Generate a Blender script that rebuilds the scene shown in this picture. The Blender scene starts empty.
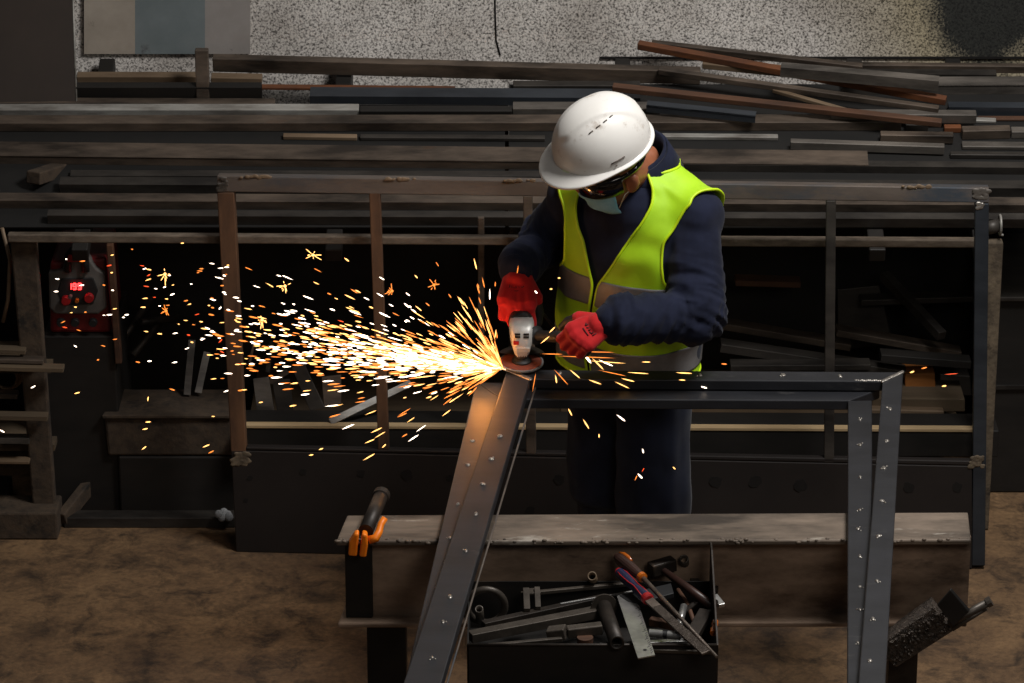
import bpy, bmesh, math, random
from mathutils import Vector, Matrix, noise, Euler
random.seed(7)
V = Vector
SC = bpy.context.scene
COL = SC.collection
# ------------------------------------------------------------------ camera
PITCH = math.radians(21.5)
FPX = 3650.0
FW = V((0, math.cos(PITCH), -math.sin(PITCH)))
RT = V((1, 0, 0))
UP = V((0, math.sin(PITCH), math.cos(PITCH)))
def ray(x, y):
    return FW + RT * ((x - 512) / FPX) + UP * ((341.5 - y) / FPX)
CAM = V((0, 0, .92)) - ray(515, 372) * 10.14
def pz(x, y, z):
    r = ray(x, y); return CAM + r * ((z - CAM.z) / r.z)
def py(x, y, Y):
    r = ray(x, y); return CAM + r * ((Y - CAM.y) / r.y)
def pp(x, y, o, n):
    r = ray(x, y); return CAM + r * ((o - CAM).dot(n) / r.dot(n))
def s_at(p):
    return FPX / (p - CAM).dot(FW)
cd = bpy.data.cameras.new('camera')
cd.sensor_width = 36; cd.lens = FPX / 1024 * 36; cd.clip_end = 60
co = bpy.data.objects.new('camera', cd); COL.objects.link(co)
co.location = CAM; co.rotation_euler = (math.pi / 2 - PITCH, 0, 0)
SC.camera = co

# ------------------------------------------------------------------ materials
MATS = {}
def new_mat(name):
    m = bpy.data.materials.new(name); m.use_nodes = True
    nt = m.node_tree; b = nt.nodes['Principled BSDF']
    MATS[name] = m
    return m, nt, b
def srgb(c):
    return tuple(((v / 255) / 12.92 if v / 255 <= .04045 else ((v / 255 + .055) / 1.055) ** 2.4) for v in c) + (1,)
def mat(name, c1, c2, scale=12, rough=.55, metal=0, bump=.15, stretch=(1, 1, 1), c3=None, c3amt=.6, c3scale=5, detail=6, bscale=None, coat=0, sheen=0, bdist=.004, spec=None):
    m, nt, b = new_mat(name)
    N = nt.nodes.new; L = nt.links.new
    tc = N('ShaderNodeTexCoord'); oi = N('ShaderNodeObjectInfo')
    mp = N('ShaderNodeMapping'); mp.inputs['Scale'].default_value = stretch
    mul = N('ShaderNodeMath'); mul.operation = 'MULTIPLY'; mul.inputs[1].default_value = 37.0
    L(oi.outputs['Random'], mul.inputs[0])
    add = N('ShaderNodeVectorMath'); add.operation = 'ADD'
    L(tc.outputs['Object'], add.inputs[0]); L(mul.outputs[0], add.inputs[1])
    L(add.outputs[0], mp.inputs['Vector'])
    no = N('ShaderNodeTexNoise'); no.inputs['Scale'].default_value = scale; no.inputs['Detail'].default_value = detail; no.inputs['Roughness'].default_value = .65
    L(mp.outputs[0], no.inputs['Vector'])
    cr = N('ShaderNodeValToRGB'); cr.color_ramp.elements[0].position = .35; cr.color_ramp.elements[1].position = .68
    cr.color_ramp.elements[0].color = srgb(c1); cr.color_ramp.elements[1].color = srgb(c2)
    L(no.outputs['Fac'], cr.inputs['Fac'])
    out = cr.outputs['Color']
    if c3 is not None:
        n2 = N('ShaderNodeTexNoise'); n2.inputs['Scale'].default_value = c3scale; n2.inputs['Detail'].default_value = 8; n2.inputs['Roughness'].default_value = .7
        L(mp.outputs[0], n2.inputs['Vector'])
        r2 = N('ShaderNodeValToRGB'); r2.color_ramp.elements[0].position = c3amt; r2.color_ramp.elements[1].position = min(1, c3amt + .12)
        L(n2.outputs['Fac'], r2.inputs['Fac'])
        mx = N('ShaderNodeMix'); mx.data_type = 'RGBA'
        L(r2.outputs['Color'], mx.inputs['Factor']); L(out, mx.inputs['A']); mx.inputs['B'].default_value = srgb(c3)
        out = mx.outputs['Result']
    L(out, b.inputs['Base Color'])
    b.inputs['Roughness'].default_value = rough; b.inputs['Metallic'].default_value = metal
    if spec is not None: b.inputs['Specular IOR Level'].default_value = spec
    if coat: b.inputs['Coat Weight'].default_value = coat
    if sheen: b.inputs['Sheen Weight'].default_value = sheen
    if bump:
        bn = N('ShaderNodeTexNoise'); bn.inputs['Scale'].default_value = bscale or scale * 3; bn.inputs['Detail'].default_value = 6
        L(mp.outputs[0], bn.inputs['Vector'])
        bp = N('ShaderNodeBump'); bp.inputs['Strength'].default_value = bump; bp.inputs['Distance'].default_value = bdist
        L(bn.outputs['Fac'], bp.inputs['Height']); L(bp.outputs['Normal'], b.inputs['Normal'])
    return m
def emit(name, col, strength):
    m, nt, b = new_mat(name)
    b.inputs['Base Color'].default_value = (0, 0, 0, 1)
    b.inputs['Emission Color'].default_value = col; b.inputs['Emission Strength'].default_value = strength
    return m

LX = (.35, 1, 1)
mat('steel', (26, 27, 31), (41, 42, 47), 9, .52, .25, .12, LX, c3=(72, 70, 70), c3amt=.62, c3scale=14)
mat('steel_dark', (34, 31, 29), (72, 67, 62), 11, .5, .4, .12, LX, c3=(74, 60, 48), c3amt=.62)
mat('steel_blue', (46, 50, 56), (66, 71, 78), 8, .4, .5, .1, LX)
mat('steel_brown', (44, 37, 31), (108, 94, 82), 13, .55, .3, .15, (.25, 1, 1), c3=(98, 66, 42), c3amt=.64)
mat('steel_grey', (64, 60, 56), (120, 113, 106), 12, .5, .35, .15, (.25, 1, 1), c3=(58, 54, 50), c3amt=.6)
mat('steel_light', (104, 98, 92), (176, 174, 168), 13, .5, .3, .15, (.3, 1, 1), c3=(84, 76, 66), c3amt=.58)
mat('steel_tan', (98, 80, 62), (132, 112, 90), 11, .6, .2, .15, (.3, 1, 1))
mat('steel_mid', (84, 75, 69), (112, 101, 93), 9, .5, .3, .15, LX, c3=(66, 72, 80), c3amt=.52, c3scale=4)
mat('steel_rusty', (66, 46, 34), (112, 80, 56), 12, .6, .2, .2, (1, 1, .25))
mat('shade_dark', (16, 15, 14), (24, 22, 20), 6, .7, .1, .05)  # near-black of the added sheets that stand in for shade
mat('rust', (76, 44, 26), (120, 70, 36), 16, .75, .1, .25, (.3, 1, 1), c3=(60, 36, 24), c3amt=.58)
mat('rust_dark', (66, 44, 32), (98, 66, 46), 16, .7, .2, .2, (.3, 1, 1))
mat('weld', (120, 114, 108), (180, 174, 166), 60, .35, .7, .3)
mat('black_steel', (22, 20, 18), (36, 32, 29), 10, .6, .2, .15, LX, c3=(70, 58, 46), c3amt=.68)
mat('gate_sheet', (36, 32, 31), (46, 41, 39), 3, .5, .35, .04, c3=(40, 36, 35), c3amt=.55, c3scale=3)
mat('heat_spot', (16, 14, 13), (24, 21, 20), 30, .6, .3, .05)
mat('beam_top', (58, 50, 43), (136, 120, 105), 9, .65, .15, .5, (.3, 1, 1), c3=(200, 192, 180), c3amt=.58, c3scale=7)
mat('beam_web', (74, 56, 42), (176, 150, 128), 6, .7, .1, .4, (.4, 1, 1), c3=(44, 34, 28), c3amt=.56, c3scale=4)
mat('spatter', (48, 41, 36), (104, 92, 82), 90, .45, .3, 1.0, c3=(160, 156, 150), c3amt=.66, c3scale=110, bdist=.01)
mat('post', (70, 60, 48), (110, 96, 78), 22, .85, .05, .6, c3=(44, 36, 28), c3amt=.56, c3scale=16)
mat('post_dark', (50, 40, 31), (76, 62, 48), 22, .85, .05, .5, c3=(30, 25, 21), c3amt=.55, c3scale=12)
mat('pipe_worn', (78, 68, 58), (124, 110, 96), 30, .6, .25, .3, (.4, 1, 1), c3=(150, 138, 124), c3amt=.62, c3scale=22)
mat('wood', (66, 54, 40), (96, 80, 60), 8, .8, 0, .2, (.15, 1, 1))
mat('lit_edge_tan', (150, 126, 92), (186, 160, 122), 10, .8, 0, .2, (.2, 1, 1), c3=(96, 76, 52), c3amt=.6)
mat('orange_wood', (120, 70, 24), (150, 94, 38), 10, .7, 0, .2, (.2, 1, 1))
mat('brown_sheet', (44, 35, 29), (52, 41, 34), 4, .7, .1, .05)
mat('cream_paint', (148, 138, 126), (166, 156, 144), 7, .7, 0, .1, c3=(84, 76, 68), c3amt=.62, c3scale=9)
mat('blue_paint', (100, 109, 111), (114, 122, 124), 6, .7, 0, .1, c3=(76, 74, 74), c3amt=.62, c3scale=9)
mat('grey_paint', (132, 126, 122), (148, 142, 138), 6, .7, 0, .1, c3=(74, 68, 64), c3amt=.62, c3scale=9)
mat('rag', (120, 120, 122), (160, 160, 160), 20, .9, 0, .4)
mat('navy', (25, 28, 43), (35, 39, 58), 9, .9, 0, .35, spec=.12, sheen=.05, bscale=700, bdist=.0006)
mat('navy_trousers', (22, 26, 40), (32, 37, 54), 9, .9, 0, .3, spec=.15, sheen=.08, bscale=700, bdist=.0006)
mat('lime', (168, 216, 18), (180, 228, 28), 14, .6, 0, .15, bscale=500, bdist=.0005)
mat('lime_edge', (196, 232, 16), (210, 242, 30), 14, .5, 0, 0)
mat('reflective', (108, 106, 106), (122, 120, 120), 30, .45, .15, .1, bscale=300)
mat('skin', (140, 84, 58), (160, 98, 68), 20, .5, 0, .1, bscale=160)
mat('helmet', (226, 222, 216), (236, 233, 228), 5, .42, 0, .03, c3=(180, 168, 156), c3amt=.58, c3scale=13, coat=.15)
mat('helmet_mark', (84, 76, 70), (110, 100, 92), 30, .7, 0, 0)
mat('rubber', (16, 16, 17), (24, 24, 25), 30, .6, 0, .1)
mat('goggle', (10, 10, 11), (18, 18, 20), 20, .12, 0, 0, coat=.6)
mat('mask', (118, 178, 206), (142, 196, 220), 30, .8, 0, .1)
mat('white_band', (214, 214, 210), (226, 226, 222), 30, .7, 0, 0)
mat('red_glove', (178, 6, 12), (198, 12, 18), 30, .85, 0, .3, sheen=.1, bscale=420, bdist=.001)
mat('black_coat', (22, 22, 24), (34, 34, 36), 60, .6, 0, .4, bscale=300, bdist=.001)
mat('glove_print', (62, 8, 12), (76, 12, 16), 30, .8, 0, 0)
mat('cast', (186, 184, 180), (214, 212, 208), 24, .42, .3, .2, c3=(90, 86, 82), c3amt=.66, c3scale=30)
mat('disc_orange', (96, 44, 30), (124, 60, 40), 20, .6, 0, .3, c3=(104, 44, 30), c3amt=.6, c3scale=20)
mat('disc_grey', (94, 92, 92), (130, 128, 126), 60, .6, .2, .4)
mat('grind_body', (24, 24, 26), (34, 34, 36), 20, .5, 0, .1)
mat('red_plastic', (150, 18, 22), (172, 26, 30), 20, .5, 0, .05)
mat('welder_red', (92, 16, 18), (112, 22, 24), 12, .5, 0, .1)
mat('welder_grey', (74, 70, 68), (96, 92, 88), 14, .6, 0, .1, c3=(40, 38, 36), c3amt=.62)
mat('orange_plastic', (248, 122, 10), (252, 138, 20), 20, .45, 0, .1)
mat('blue_plastic', (24, 28, 56), (32, 37, 70), 20, .45, 0, .05)
mat('silver', (150, 148, 146), (190, 188, 184), 20, .3, .75, .05)
mat('file_steel', (84, 74, 66), (116, 104, 94), 40, .45, .5, .5, bscale=400)
mat('brown_plastic', (46, 30, 25), (62, 40, 33), 14, .4, 0, .05)
mat('amber', (170, 84, 20), (196, 104, 30), 14, .25, 0, 0, coat=.5)
mat('tool_dark', (36, 31, 27), (58, 50, 44), 18, .5, .4, .2, c3=(92, 72, 54), c3amt=.64)
mat('tool_grey', (64, 58, 52), (92, 84, 76), 18, .45, .45, .15, c3=(58, 50, 44), c3amt=.6)
mat('dark_blue_cloth', (24, 28, 42), (32, 38, 56), 18, .9, 0, .3)
emit('digit_red', (1, .03, .03, 1), 6)
emit('spark_white', (1, .80, .62, 1), 5)
emit('spark_yellow', (1, .5, .14, 1), 3.2)
emit('spark_orange', (1, .26, .04, 1), 1.8)
emit('spark_red', (1, .09, .02, 1), 1.6)

def wall_mat():
    m, nt, b = new_mat('wall_roughcast'); N = nt.nodes.new; L = nt.links.new
    tc = N('ShaderNodeTexCoord')
    n1 = N('ShaderNodeTexNoise'); n1.inputs['Scale'].default_value = 135; n1.inputs['Detail'].default_value = 6; n1.inputs['Roughness'].default_value = .75
    L(tc.outputs['Object'], n1.inputs['Vector'])
    r1 = N('ShaderNodeValToRGB'); e = r1.color_ramp.elements
    e[0].position = .38; e[0].color = srgb((50, 44, 40)); e[1].position = .55; e[1].color = srgb((230, 224, 218))
    L(n1.outputs['Fac'], r1.inputs['Fac'])
    n2 = N('ShaderNodeTexNoise'); n2.inputs['Scale'].default_value = 3.2; n2.inputs['Detail'].default_value = 5
    L(tc.outputs['Object'], n2.inputs['Vector'])
    r2 = N('ShaderNodeValToRGB'); r2.color_ramp.elements[0].position = .3; r2.color_ramp.elements[0].color = (.62, .6, .58, 1); r2.color_ramp.elements[1].position = .65
    L(n2.outputs['Fac'], r2.inputs['Fac'])
    mx = N('ShaderNodeMix'); mx.data_type = 'RGBA'; mx.blend_type = 'MULTIPLY'; mx.inputs['Factor'].default_value = 1
    L(r1.outputs['Color'], mx.inputs['A']); L(r2.outputs['Color'], mx.inputs['B'])
    # soot stain and yellowed surround (a dirt mark on the plaster at the right)
    sep = N('ShaderNodeSeparateXYZ'); L(tc.outputs['Object'], sep.inputs[0])
    sx = N('ShaderNodeCombineXYZ'); 
    d = N('ShaderNodeVectorMath'); d.operation = 'DISTANCE'
    sc = N('ShaderNodeMapping'); sc.inputs['Scale'].default_value = (1, 0, .55)
    L(tc.outputs['Object'], sc.inputs['Vector']); L(sc.outputs[0], d.inputs[0])
    c = py(985, 0, 1.97); d.inputs[1].default_value = (c.x, 0, (c.z + .1) * .55)
    nn = N('ShaderNodeMath'); nn.operation = 'MULTIPLY_ADD'; L(n2.outputs['Fac'], nn.inputs[0]); nn.inputs[1].default_value = .18; L(d.outputs['Value'], nn.inputs[2])
    n5 = N('ShaderNodeMath'); n5.operation = 'MULTIPLY_ADD'; L(n1.outputs['Fac'], n5.inputs[0]); n5.inputs[1].default_value = .16; L(nn.outputs[0], n5.inputs[2])
    rs = N('ShaderNodeValToRGB'); e = rs.color_ramp.elements
    e[0].position = .34; e[0].color = (.03, .033, .03, 1); e[1].position = .42; e[1].color = (.55, .5, .36, 1)
    e2 = rs.color_ramp.elements.new(.75); e2.color = (1, 1, 1, 1)
    L(n5.outputs[0], rs.inputs['Fac'])
    m2 = N('ShaderNodeMix'); m2.data_type = 'RGBA'; m2.blend_type = 'MULTIPLY'; m2.inputs['Factor'].default_value = 1
    L(mx.outputs['Result'], m2.inputs['A']); L(rs.outputs['Color'], m2.inputs['B'])
    L(m2.outputs['Result'], b.inputs['Base Color'])
    b.inputs['Roughness'].default_value = .9
    bp = N('ShaderNodeBump'); bp.inputs['Strength'].default_value = .5; bp.inputs['Distance'].default_value = .006
    L(n1.outputs['Fac'], bp.inputs['Height']); L(bp.outputs['Normal'], b.inputs['Normal'])
wall_mat()
def floor_mat():
    m, nt, b = new_mat('floor_concrete'); N = nt.nodes.new; L = nt.links.new
    tc = N('ShaderNodeTexCoord')
    def noi(s, d, r=.6, dist=0):
        n = N('ShaderNodeTexNoise'); n.inputs['Scale'].default_value = s; n.inputs['Detail'].default_value = d; n.inputs['Roughness'].default_value = r; n.inputs['Distortion'].default_value = dist
        L(tc.outputs['Object'], n.inputs['Vector']); return n
    a, c, f = noi(2.2, 8, .7, .3), noi(9, 8, .7, .4), noi(60, 4)
    ra = N('ShaderNodeValToRGB'); e = ra.color_ramp.elements
    e[0].position = .34; e[0].color = srgb((70, 50, 33)); e[1].position = .64; e[1].color = srgb((126, 98, 68))
    L(a.outputs['Fac'], ra.inputs['Fac'])
    rc = N('ShaderNodeValToRGB'); e = rc.color_ramp.elements
    e[0].position = .36; e[0].color = (.10, .085, .07, 1); e[1].position = .54; e[1].color = (1, 1, 1, 1)
    L(c.outputs['Fac'], rc.inputs['Fac'])
    rf = N('ShaderNodeValToRGB'); e = rf.color_ramp.elements
    e[0].position = .3; e[0].color = (.6, .58, .55, 1); e[1].position = .6; e[1].color = (1.1, 1.08, 1.05, 1)
    L(f.outputs['Fac'], rf.inputs['Fac'])
    m1 = N('ShaderNodeMix'); m1.data_type = 'RGBA'; m1.blend_type = 'MULTIPLY'; m1.inputs['Factor'].default_value = .8
    L(ra.outputs['Color'], m1.inputs['A']); L(rc.outputs['Color'], m1.inputs['B'])
    m2 = N('ShaderNodeMix'); m2.data_type = 'RGBA'; m2.blend_type = 'MULTIPLY'; m2.inputs['Factor'].default_value = .7
    L(m1.outputs['Result'], m2.inputs['A']); L(rf.outputs['Color'], m2.inputs['B'])
    L(m2.outputs['Result'], b.inputs['Base Color'])
    b.inputs['Roughness'].default_value = .8
    bp = N('ShaderNodeBump'); bp.inputs['Strength'].default_value = .5; bp.inputs['Distance'].default_value = .01
    L(c.outputs['Fac'], bp.inputs['Height']); L(bp.outputs['Normal'], b.inputs['Normal'])
floor_mat()

# ------------------------------------------------------------------ mesh helpers
class MB:
    """collects shapes in world coordinates; becomes ONE mesh object"""
    def __init__(s): s.v = []; s.f = []; s.mi = []; s.cur = 0; s.smooth = []
    def add(s, vs, fs, smooth=False):
        o = len(s.v); s.v += [V(p) for p in vs]
        for f in fs: s.f.append([i + o for i in f]); s.mi.append(s.cur); s.smooth.append(smooth)
        return s
    def frame_box(s, o, a, b, c):
        """box with one corner-free form: centre o, half vectors a,b,c"""
        vs = [o + a * i + b * j + c * k for i in (-1, 1) for j in (-1, 1) for k in (-1, 1)]
        fs = [(0, 1, 3, 2), (4, 6, 7, 5), (0, 4, 5, 1), (2, 3, 7, 6), (0, 2, 6, 4), (1, 5, 7, 3)]
        if a.cross(b).dot(c) < 0: fs = [f[::-1] for f in fs]
        return s.add(vs, fs)
    def box(s, x0, x1, y0, y1, z0, z1):
        return s.frame_box(V(((x0 + x1) / 2, (y0 + y1) / 2, (z0 + z1) / 2)), V(((x1 - x0) / 2, 0, 0)), V((0, (y1 - y0) / 2, 0)), V((0, 0, (z1 - z0) / 2)))
    def bar(s, p, q, w, h, up=V((0, 0, 1))):
        """solid bar from p to q: w sideways, h along up; the line p-q is its centre"""
        d = (q - p); L = d.length; d.normalize()
        side = d.cross(up).normalized(); u = side.cross(d).normalized()
        return s.frame_box((p + q) / 2, d * L / 2, side * w / 2, u * h / 2)
    def prism(s, pts, off):
        """polygon extruded by the vector off"""
        n = len(pts); pts = [V(p) for p in pts]
        nr = V((0, 0, 0))
        for i in range(n): nr += pts[i].cross(pts[(i + 1) % n])
        if nr.dot(off) > 0: pts = pts[::-1]
        vs = pts + [p + off for p in pts]
        fs = [tuple(range(n)), tuple(range(2 * n - 1, n - 1, -1))] + [(i, i + n, (i + 1) % n + n, (i + 1) % n) for i in range(n)]
        return s.add(vs, fs)
    def tube(s, pts, r, seg=10, caps=True, closed=False):
        pts = [V(p) for p in pts]; n = len(pts)
        rs = r if isinstance(r, (list, tuple)) else [r] * n
        vs = []; fs = []; ref = None
        for i in range(n):
            if closed: d = pts[(i + 1) % n] - pts[i - 1]
            else: d = pts[min(i + 1, n - 1)] - pts[max(i - 1, 0)]
            d.normalize()
            if ref is None: ref = d.orthogonal().normalized()
            ref = (ref - d * ref.dot(d)).normalized(); b = d.cross(ref)
            for k in range(seg):
                t = 2 * math.pi * k / seg
                vs.append(pts[i] + (ref * math.cos(t) + b * math.sin(t)) * rs[i])
        for i in range(n if closed else n - 1):
            j = (i + 1) % n
            for k in range(seg):
                fs.append((i * seg + k, i * seg + (k + 1) % seg, j * seg + (k + 1) % seg, j * seg + k))
        s.add(vs, fs, True)
        if caps and not closed:
            o = len(s.v) - len(vs)
            s.f.append([o + k for k in range(seg)][::-1]); s.mi.append(s.cur); s.smooth.append(False)
            s.f.append([o + (n - 1) * seg + k for k in range(seg)]); s.mi.append(s.cur); s.smooth.append(False)
        return s
    def pipe(s, p, q, r, wall=.25, seg=14):
        """hollow open-ended pipe"""
        d = (q - p).normalized(); ri = r * (1 - wall)
        return s.tube([p + d * .004, p, p, q, q, q - d * .004 if False else q - d * min(.05, (q - p).length * .4), p + d * min(.05, (q - p).length * .4) , p + d * .004],
                      [ri, ri, r, r, ri, ri, ri, ri], seg, caps=False) if False else s._pipe(p, q, r, ri, d, seg)
    def _pipe(s, p, q, r, ri, d, seg):
        a = d.orthogonal().normalized(); b = d.cross(a); vs = []; fs = []
        rings = [(p, r), (q, r), (q, ri), (p, ri)]
        for c, rr in rings:
            for k in range(seg):
                t = 2 * math.pi * k / seg; vs.append(c + (a * math.cos(t) + b * math.sin(t)) * rr)
        for i in range(4):
            j = (i + 1) % 4
            for k in range(seg): fs.append((i * seg + k, i * seg + (k + 1) % seg, j * seg + (k + 1) % seg, j * seg + k))
        return s.add(vs, fs, True)
    def lathe(s, prof, o, ax, seg=24):
        """profile [(r, h)] turned about axis ax through o"""
        ax = V(ax).normalized(); a = ax.orthogonal().normalized(); b = ax.cross(a); vs = []; fs = []; n = len(prof)
        for r, h in prof:
            for k in range(seg):
                t = 2 * math.pi * k / seg; vs.append(V(o) + ax * h + (a * math.cos(t) + b * math.sin(t)) * max(r, 1e-5))
        for i in range(n - 1):
            for k in range(seg): fs.append((i * seg + k, i * seg + (k + 1) % seg, (i + 1) * seg + (k + 1) % seg, (i + 1) * seg + k))
        return s.add(vs, fs, False)
    def ell(s, c, a, b, d, nu=16, nv=10):
        """ellipsoid with half-axis vectors"""
        c, a, b, d = V(c), V(a), V(b), V(d)
        vs = []; fs = []
        for i in range(nv + 1):
            t = math.pi * i / nv
            for k in range(nu):
                u = 2 * math.pi * k / nu
                vs.append(c + d * math.cos(t) + (a * math.cos(u) + b * math.sin(u)) * math.sin(t))
        for i in range(nv):
            for k in range(nu): fs.append((i * nu + k, (i + 1) * nu + k, (i + 1) * nu + (k + 1) % nu, i * nu + (k + 1) % nu))
        if a.cross(b).dot(d) < 0: fs = [f[::-1] for f in fs]
        return s.add(vs, fs, True)
    def sph(s, c, r, nu=14, nv=9): return s.ell(c, (r, 0, 0), (0, r, 0), (0, 0, r), nu, nv)
    def cap(s, p, q, r0, r1=None, seg=14):
        """tapered capsule"""
        p, q = V(p), V(q); r1 = r0 if r1 is None else r1
        d = (q - p); L = d.length; d = d / L if L > 1e-6 else V((0, 0, 1))
        pts = []; rs = []
        for i in range(1, 6):
            t = math.pi / 2 * (1 - i / 5); pts.append(p - d * r0 * math.sin(t)); rs.append(r0 * math.cos(t))
        pts[0] = p - d * r0 * .999; rs[0] = r0 * .05
        pts.insert(1, p - d * r0 * math.sin(math.pi / 2 * .8)); rs.insert(1, r0 * math.cos(math.pi / 2 * .8))
        pts.pop(2)
        for i in range(0, 6):
            t = math.pi / 2 * i / 5; pts.append(q + d * r1 * math.sin(t)); rs.append(max(r1 * math.cos(t), r1 * .05))
        return s.tube(pts, rs, seg)
def mesh_of(mb, name):
    me = bpy.data.meshes.new(name); me.from_pydata([tuple(p) for p in mb.v], [], mb.f); me.update()
    for p, m, sm in zip(me.polygons, mb.mi, mb.smooth): p.material_index = m; p.use_smooth = sm
    return me
def link_mesh(me, name, mats, parent=None, bevel=0, origin=None, wn=False):
    """links a mesh given in world coordinates, its origin moved to the foot of its own box"""
    vs = me.vertices
    if origin is None:
        lo = [min(v.co[i] for v in vs) for i in range(3)]; hi = [max(v.co[i] for v in vs) for i in range(3)]
        origin = V(((lo[0] + hi[0]) / 2, (lo[1] + hi[1]) / 2, lo[2]))
    me.transform(Matrix.Translation(-origin))
    if not isinstance(mats, (list, tuple)): mats = [mats]
    for m in mats: me.materials.append(MATS[m])
    o = bpy.data.objects.new(name, me); COL.objects.link(o)
    if parent is not None:
        o.parent = parent; o.location = origin - world_loc(parent)
    else: o.location = origin
    if bevel:
        b = o.modifiers.new('edge', 'BEVEL'); b.width = bevel; b.segments = 2; b.limit_method = 'ANGLE'; b.angle_limit = math.radians(40); b.harden_normals = False
    return o
def world_loc(o):
    p = V(o.location)
    while o.parent is not None: o = o.parent; p = p + V(o.location)
    return p
def obj(name, mb, mats, parent=None, bevel=0, label=None, origin=None):
    o = link_mesh(mesh_of(mb, name), name, mats, parent, bevel, origin)
    if label: o['label'] = label
    return o
def tag(o, label, cat, group=None, kind=None):
    if label: o['label'] = label
    if cat: o['category'] = cat
    if group: o['group'] = group
    if kind: o['kind'] = kind
    return o
def thing(name, label, cat, loc, group=None):
    e = bpy.data.objects.new(name, None); COL.objects.link(e); e.location = loc; e.empty_display_size = .05
    return tag(e, label, cat, group)
def struct(name, mb, m):
    o = obj(name, mb, m); o['kind'] = 'structure'; return o
def remesh(mb, voxel, smooth=4, fac=.5, disp=None):
    me = mesh_of(mb, 'tmp'); o = bpy.data.objects.new('tmp', me); COL.objects.link(o)
    r = o.modifiers.new('r', 'REMESH'); r.mode = 'VOXEL'; r.voxel_size = voxel; r.use_smooth_shade = True
    dg = bpy.context.evaluated_depsgraph_get(); dg.update()
    out = bpy.data.meshes.new_from_object(o.evaluated_get(dg))
    bpy.data.objects.remove(o); bpy.data.meshes.remove(me)
    bm = bmesh.new(); bm.from_mesh(out)
    for _ in range(smooth): bmesh.ops.smooth_vert(bm, verts=bm.verts, factor=fac, use_axis_x=True, use_axis_y=True, use_axis_z=True)
    if disp:
        bm.normal_update()
        mv = [(v, v.normal.copy(), disp(v.co, v.normal)) for v in bm.verts]
        for v, n, d in mv: v.co += n * d
    bm.to_mesh(out); bm.free(); out.update()
    for p in out.polygons: p.use_smooth = True
    return out

# ================================================================== THE SETTING
b = MB().box(-6, 6, -7, 2.1, -.1, 0); struct('floor', b, 'floor_concrete')
b = MB().box(-6, 6, 1.97, 2.1, 0, 4.2); struct('wall_back', b, 'wall_roughcast')
# vertical joints and ledge line in the plaster
b = MB()
b.tube([py(495, -40, 1.969), py(495, 8, 1.969), py(496, 40, 1.969), py(500, 55, 1.969)], .003, 6)
struct('trim_1', b, 'heat_spot')
b = MB()
b.box(py(600, 57, 1.965).x, 5.5, 1.962, 1.9705, py(700, 57.8, 1.965).z - .003, py(700, 57.8, 1.965).z + .003)
struct('trim_2', b, 'heat_spot')

# ------------------------------------------------------------------ storage rack
A0, A1 = V((0, 1.0, .93)), V((0, 1.95, 1.245))          # line of the sloping arms (front to wall)
SN = V((0, -(A1.z - A0.z), A1.y - A0.y)).normalized()    # normal of the arm plane
def psl(x, y, lift=0): return pp(x, y, A0 + SN * lift, SN)
rack = thing('storage_rack', 'long steel storage rack with sloping arms carrying loose bars along the wall', 'rack', V((.1, 1.05, 0)))
YR = .96
def post(pts, Y, depth, m, name='post'):
    P = [py(x, y, Y) for x, y in pts]
    return obj(name, MB().prism(P, V((0, depth, 0))), m, rack, .006)
zf = 0
pl = [py(10, 241, YR), py(36, 241, YR), py(56, 513, YR), py(33, 513, YR)]
def to_floor(a, bq): # extend a line a->bq down to the floor
    t = a.z / (a.z - bq.z); return a + (bq - a) * t
b = MB().prism([pl[0], pl[1], to_floor(pl[1], pl[2]), to_floor(pl[0], pl[3])], V((0, .04, 0))); obj('post', b, 'post_dark', rack, .006, label='thick pitted left post')
p0, p1 = py(986, 236, YR), py(1004, 236, YR)
b = MB().box(p0.x, p1.x, YR, YR + .04, 0, .955); obj('post', b, 'post', rack, .006, label='pale pitted right post')
a, c = py(8, 237, YR - .02), py(985, 242.5, YR - .02)
b = MB().bar(a, c, .03, .026); obj('front_rail', b, 'pipe_worn', rack, .004, label='worn light front rail')
for X in (-1.75, -1.32, -.55, .35, 1.1, 1.42, 2.0):
    b = MB().bar(V((X, A0.y, A0.z - .033)), V((X, A1.y, A1.z - .033)), .05, .045)
    obj('arm', b, 'black_steel', rack, .004)
    if X not in (-1.32, 1.42):
        b = MB().box(X - .025, X + .025, 1.90, 1.95, 0, 1.22); obj('rear_post', b, 'black_steel', rack, .004)
# low rail, its lit top edge painted as a pale tan strip
a, c = py(249, 428, 1.0), py(815, 432, 1.0)
b = MB().bar(V((a.x - .03, 1.08, a.z - .045)), V((1.5, 1.08, c.z - .045)), .14, .09); obj('low_rail', b, 'black_steel', rack, .004)
b = MB().bar(V((a.x - .02, 1.022, a.z + .001)), V((1.42, 1.022, c.z + .001)), .03, .011); obj('rail_edge', b, 'lit_edge_tan', rack, .002, label='pale tan strip painted as the lit edge of the low rail')
# diagonal braces by the left post and short upright on the pile
b = MB().bar(py(33, 178, 1.25), py(70, 166, 1.45), .05, .04); obj('brace', b, 'post_dark', rack, .004)
b = MB().bar(py(62, 520, .98), py(95, 478, 1.15), .03, .05); obj('brace', b, 'post_dark', rack, .004)
q = psl(203, 102); b = MB().bar(q + V((0, .012, 0)), V((q.x, q.y + .012, py(203, 50, q.y).z)), .03, .042, V((1, 0, 0))); obj('upright', b, 'steel_brown', rack, .003)
# small thin post behind the gate
q0, q1 = py(481, 217, 1.0), py(481, 430, 1.0)
b = MB().bar(q0, V((q1.x, 1.0, .0)), .02, .018, V((0, 1, 0))); obj('thin_post', b, 'steel_brown', rack, .003)
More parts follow.
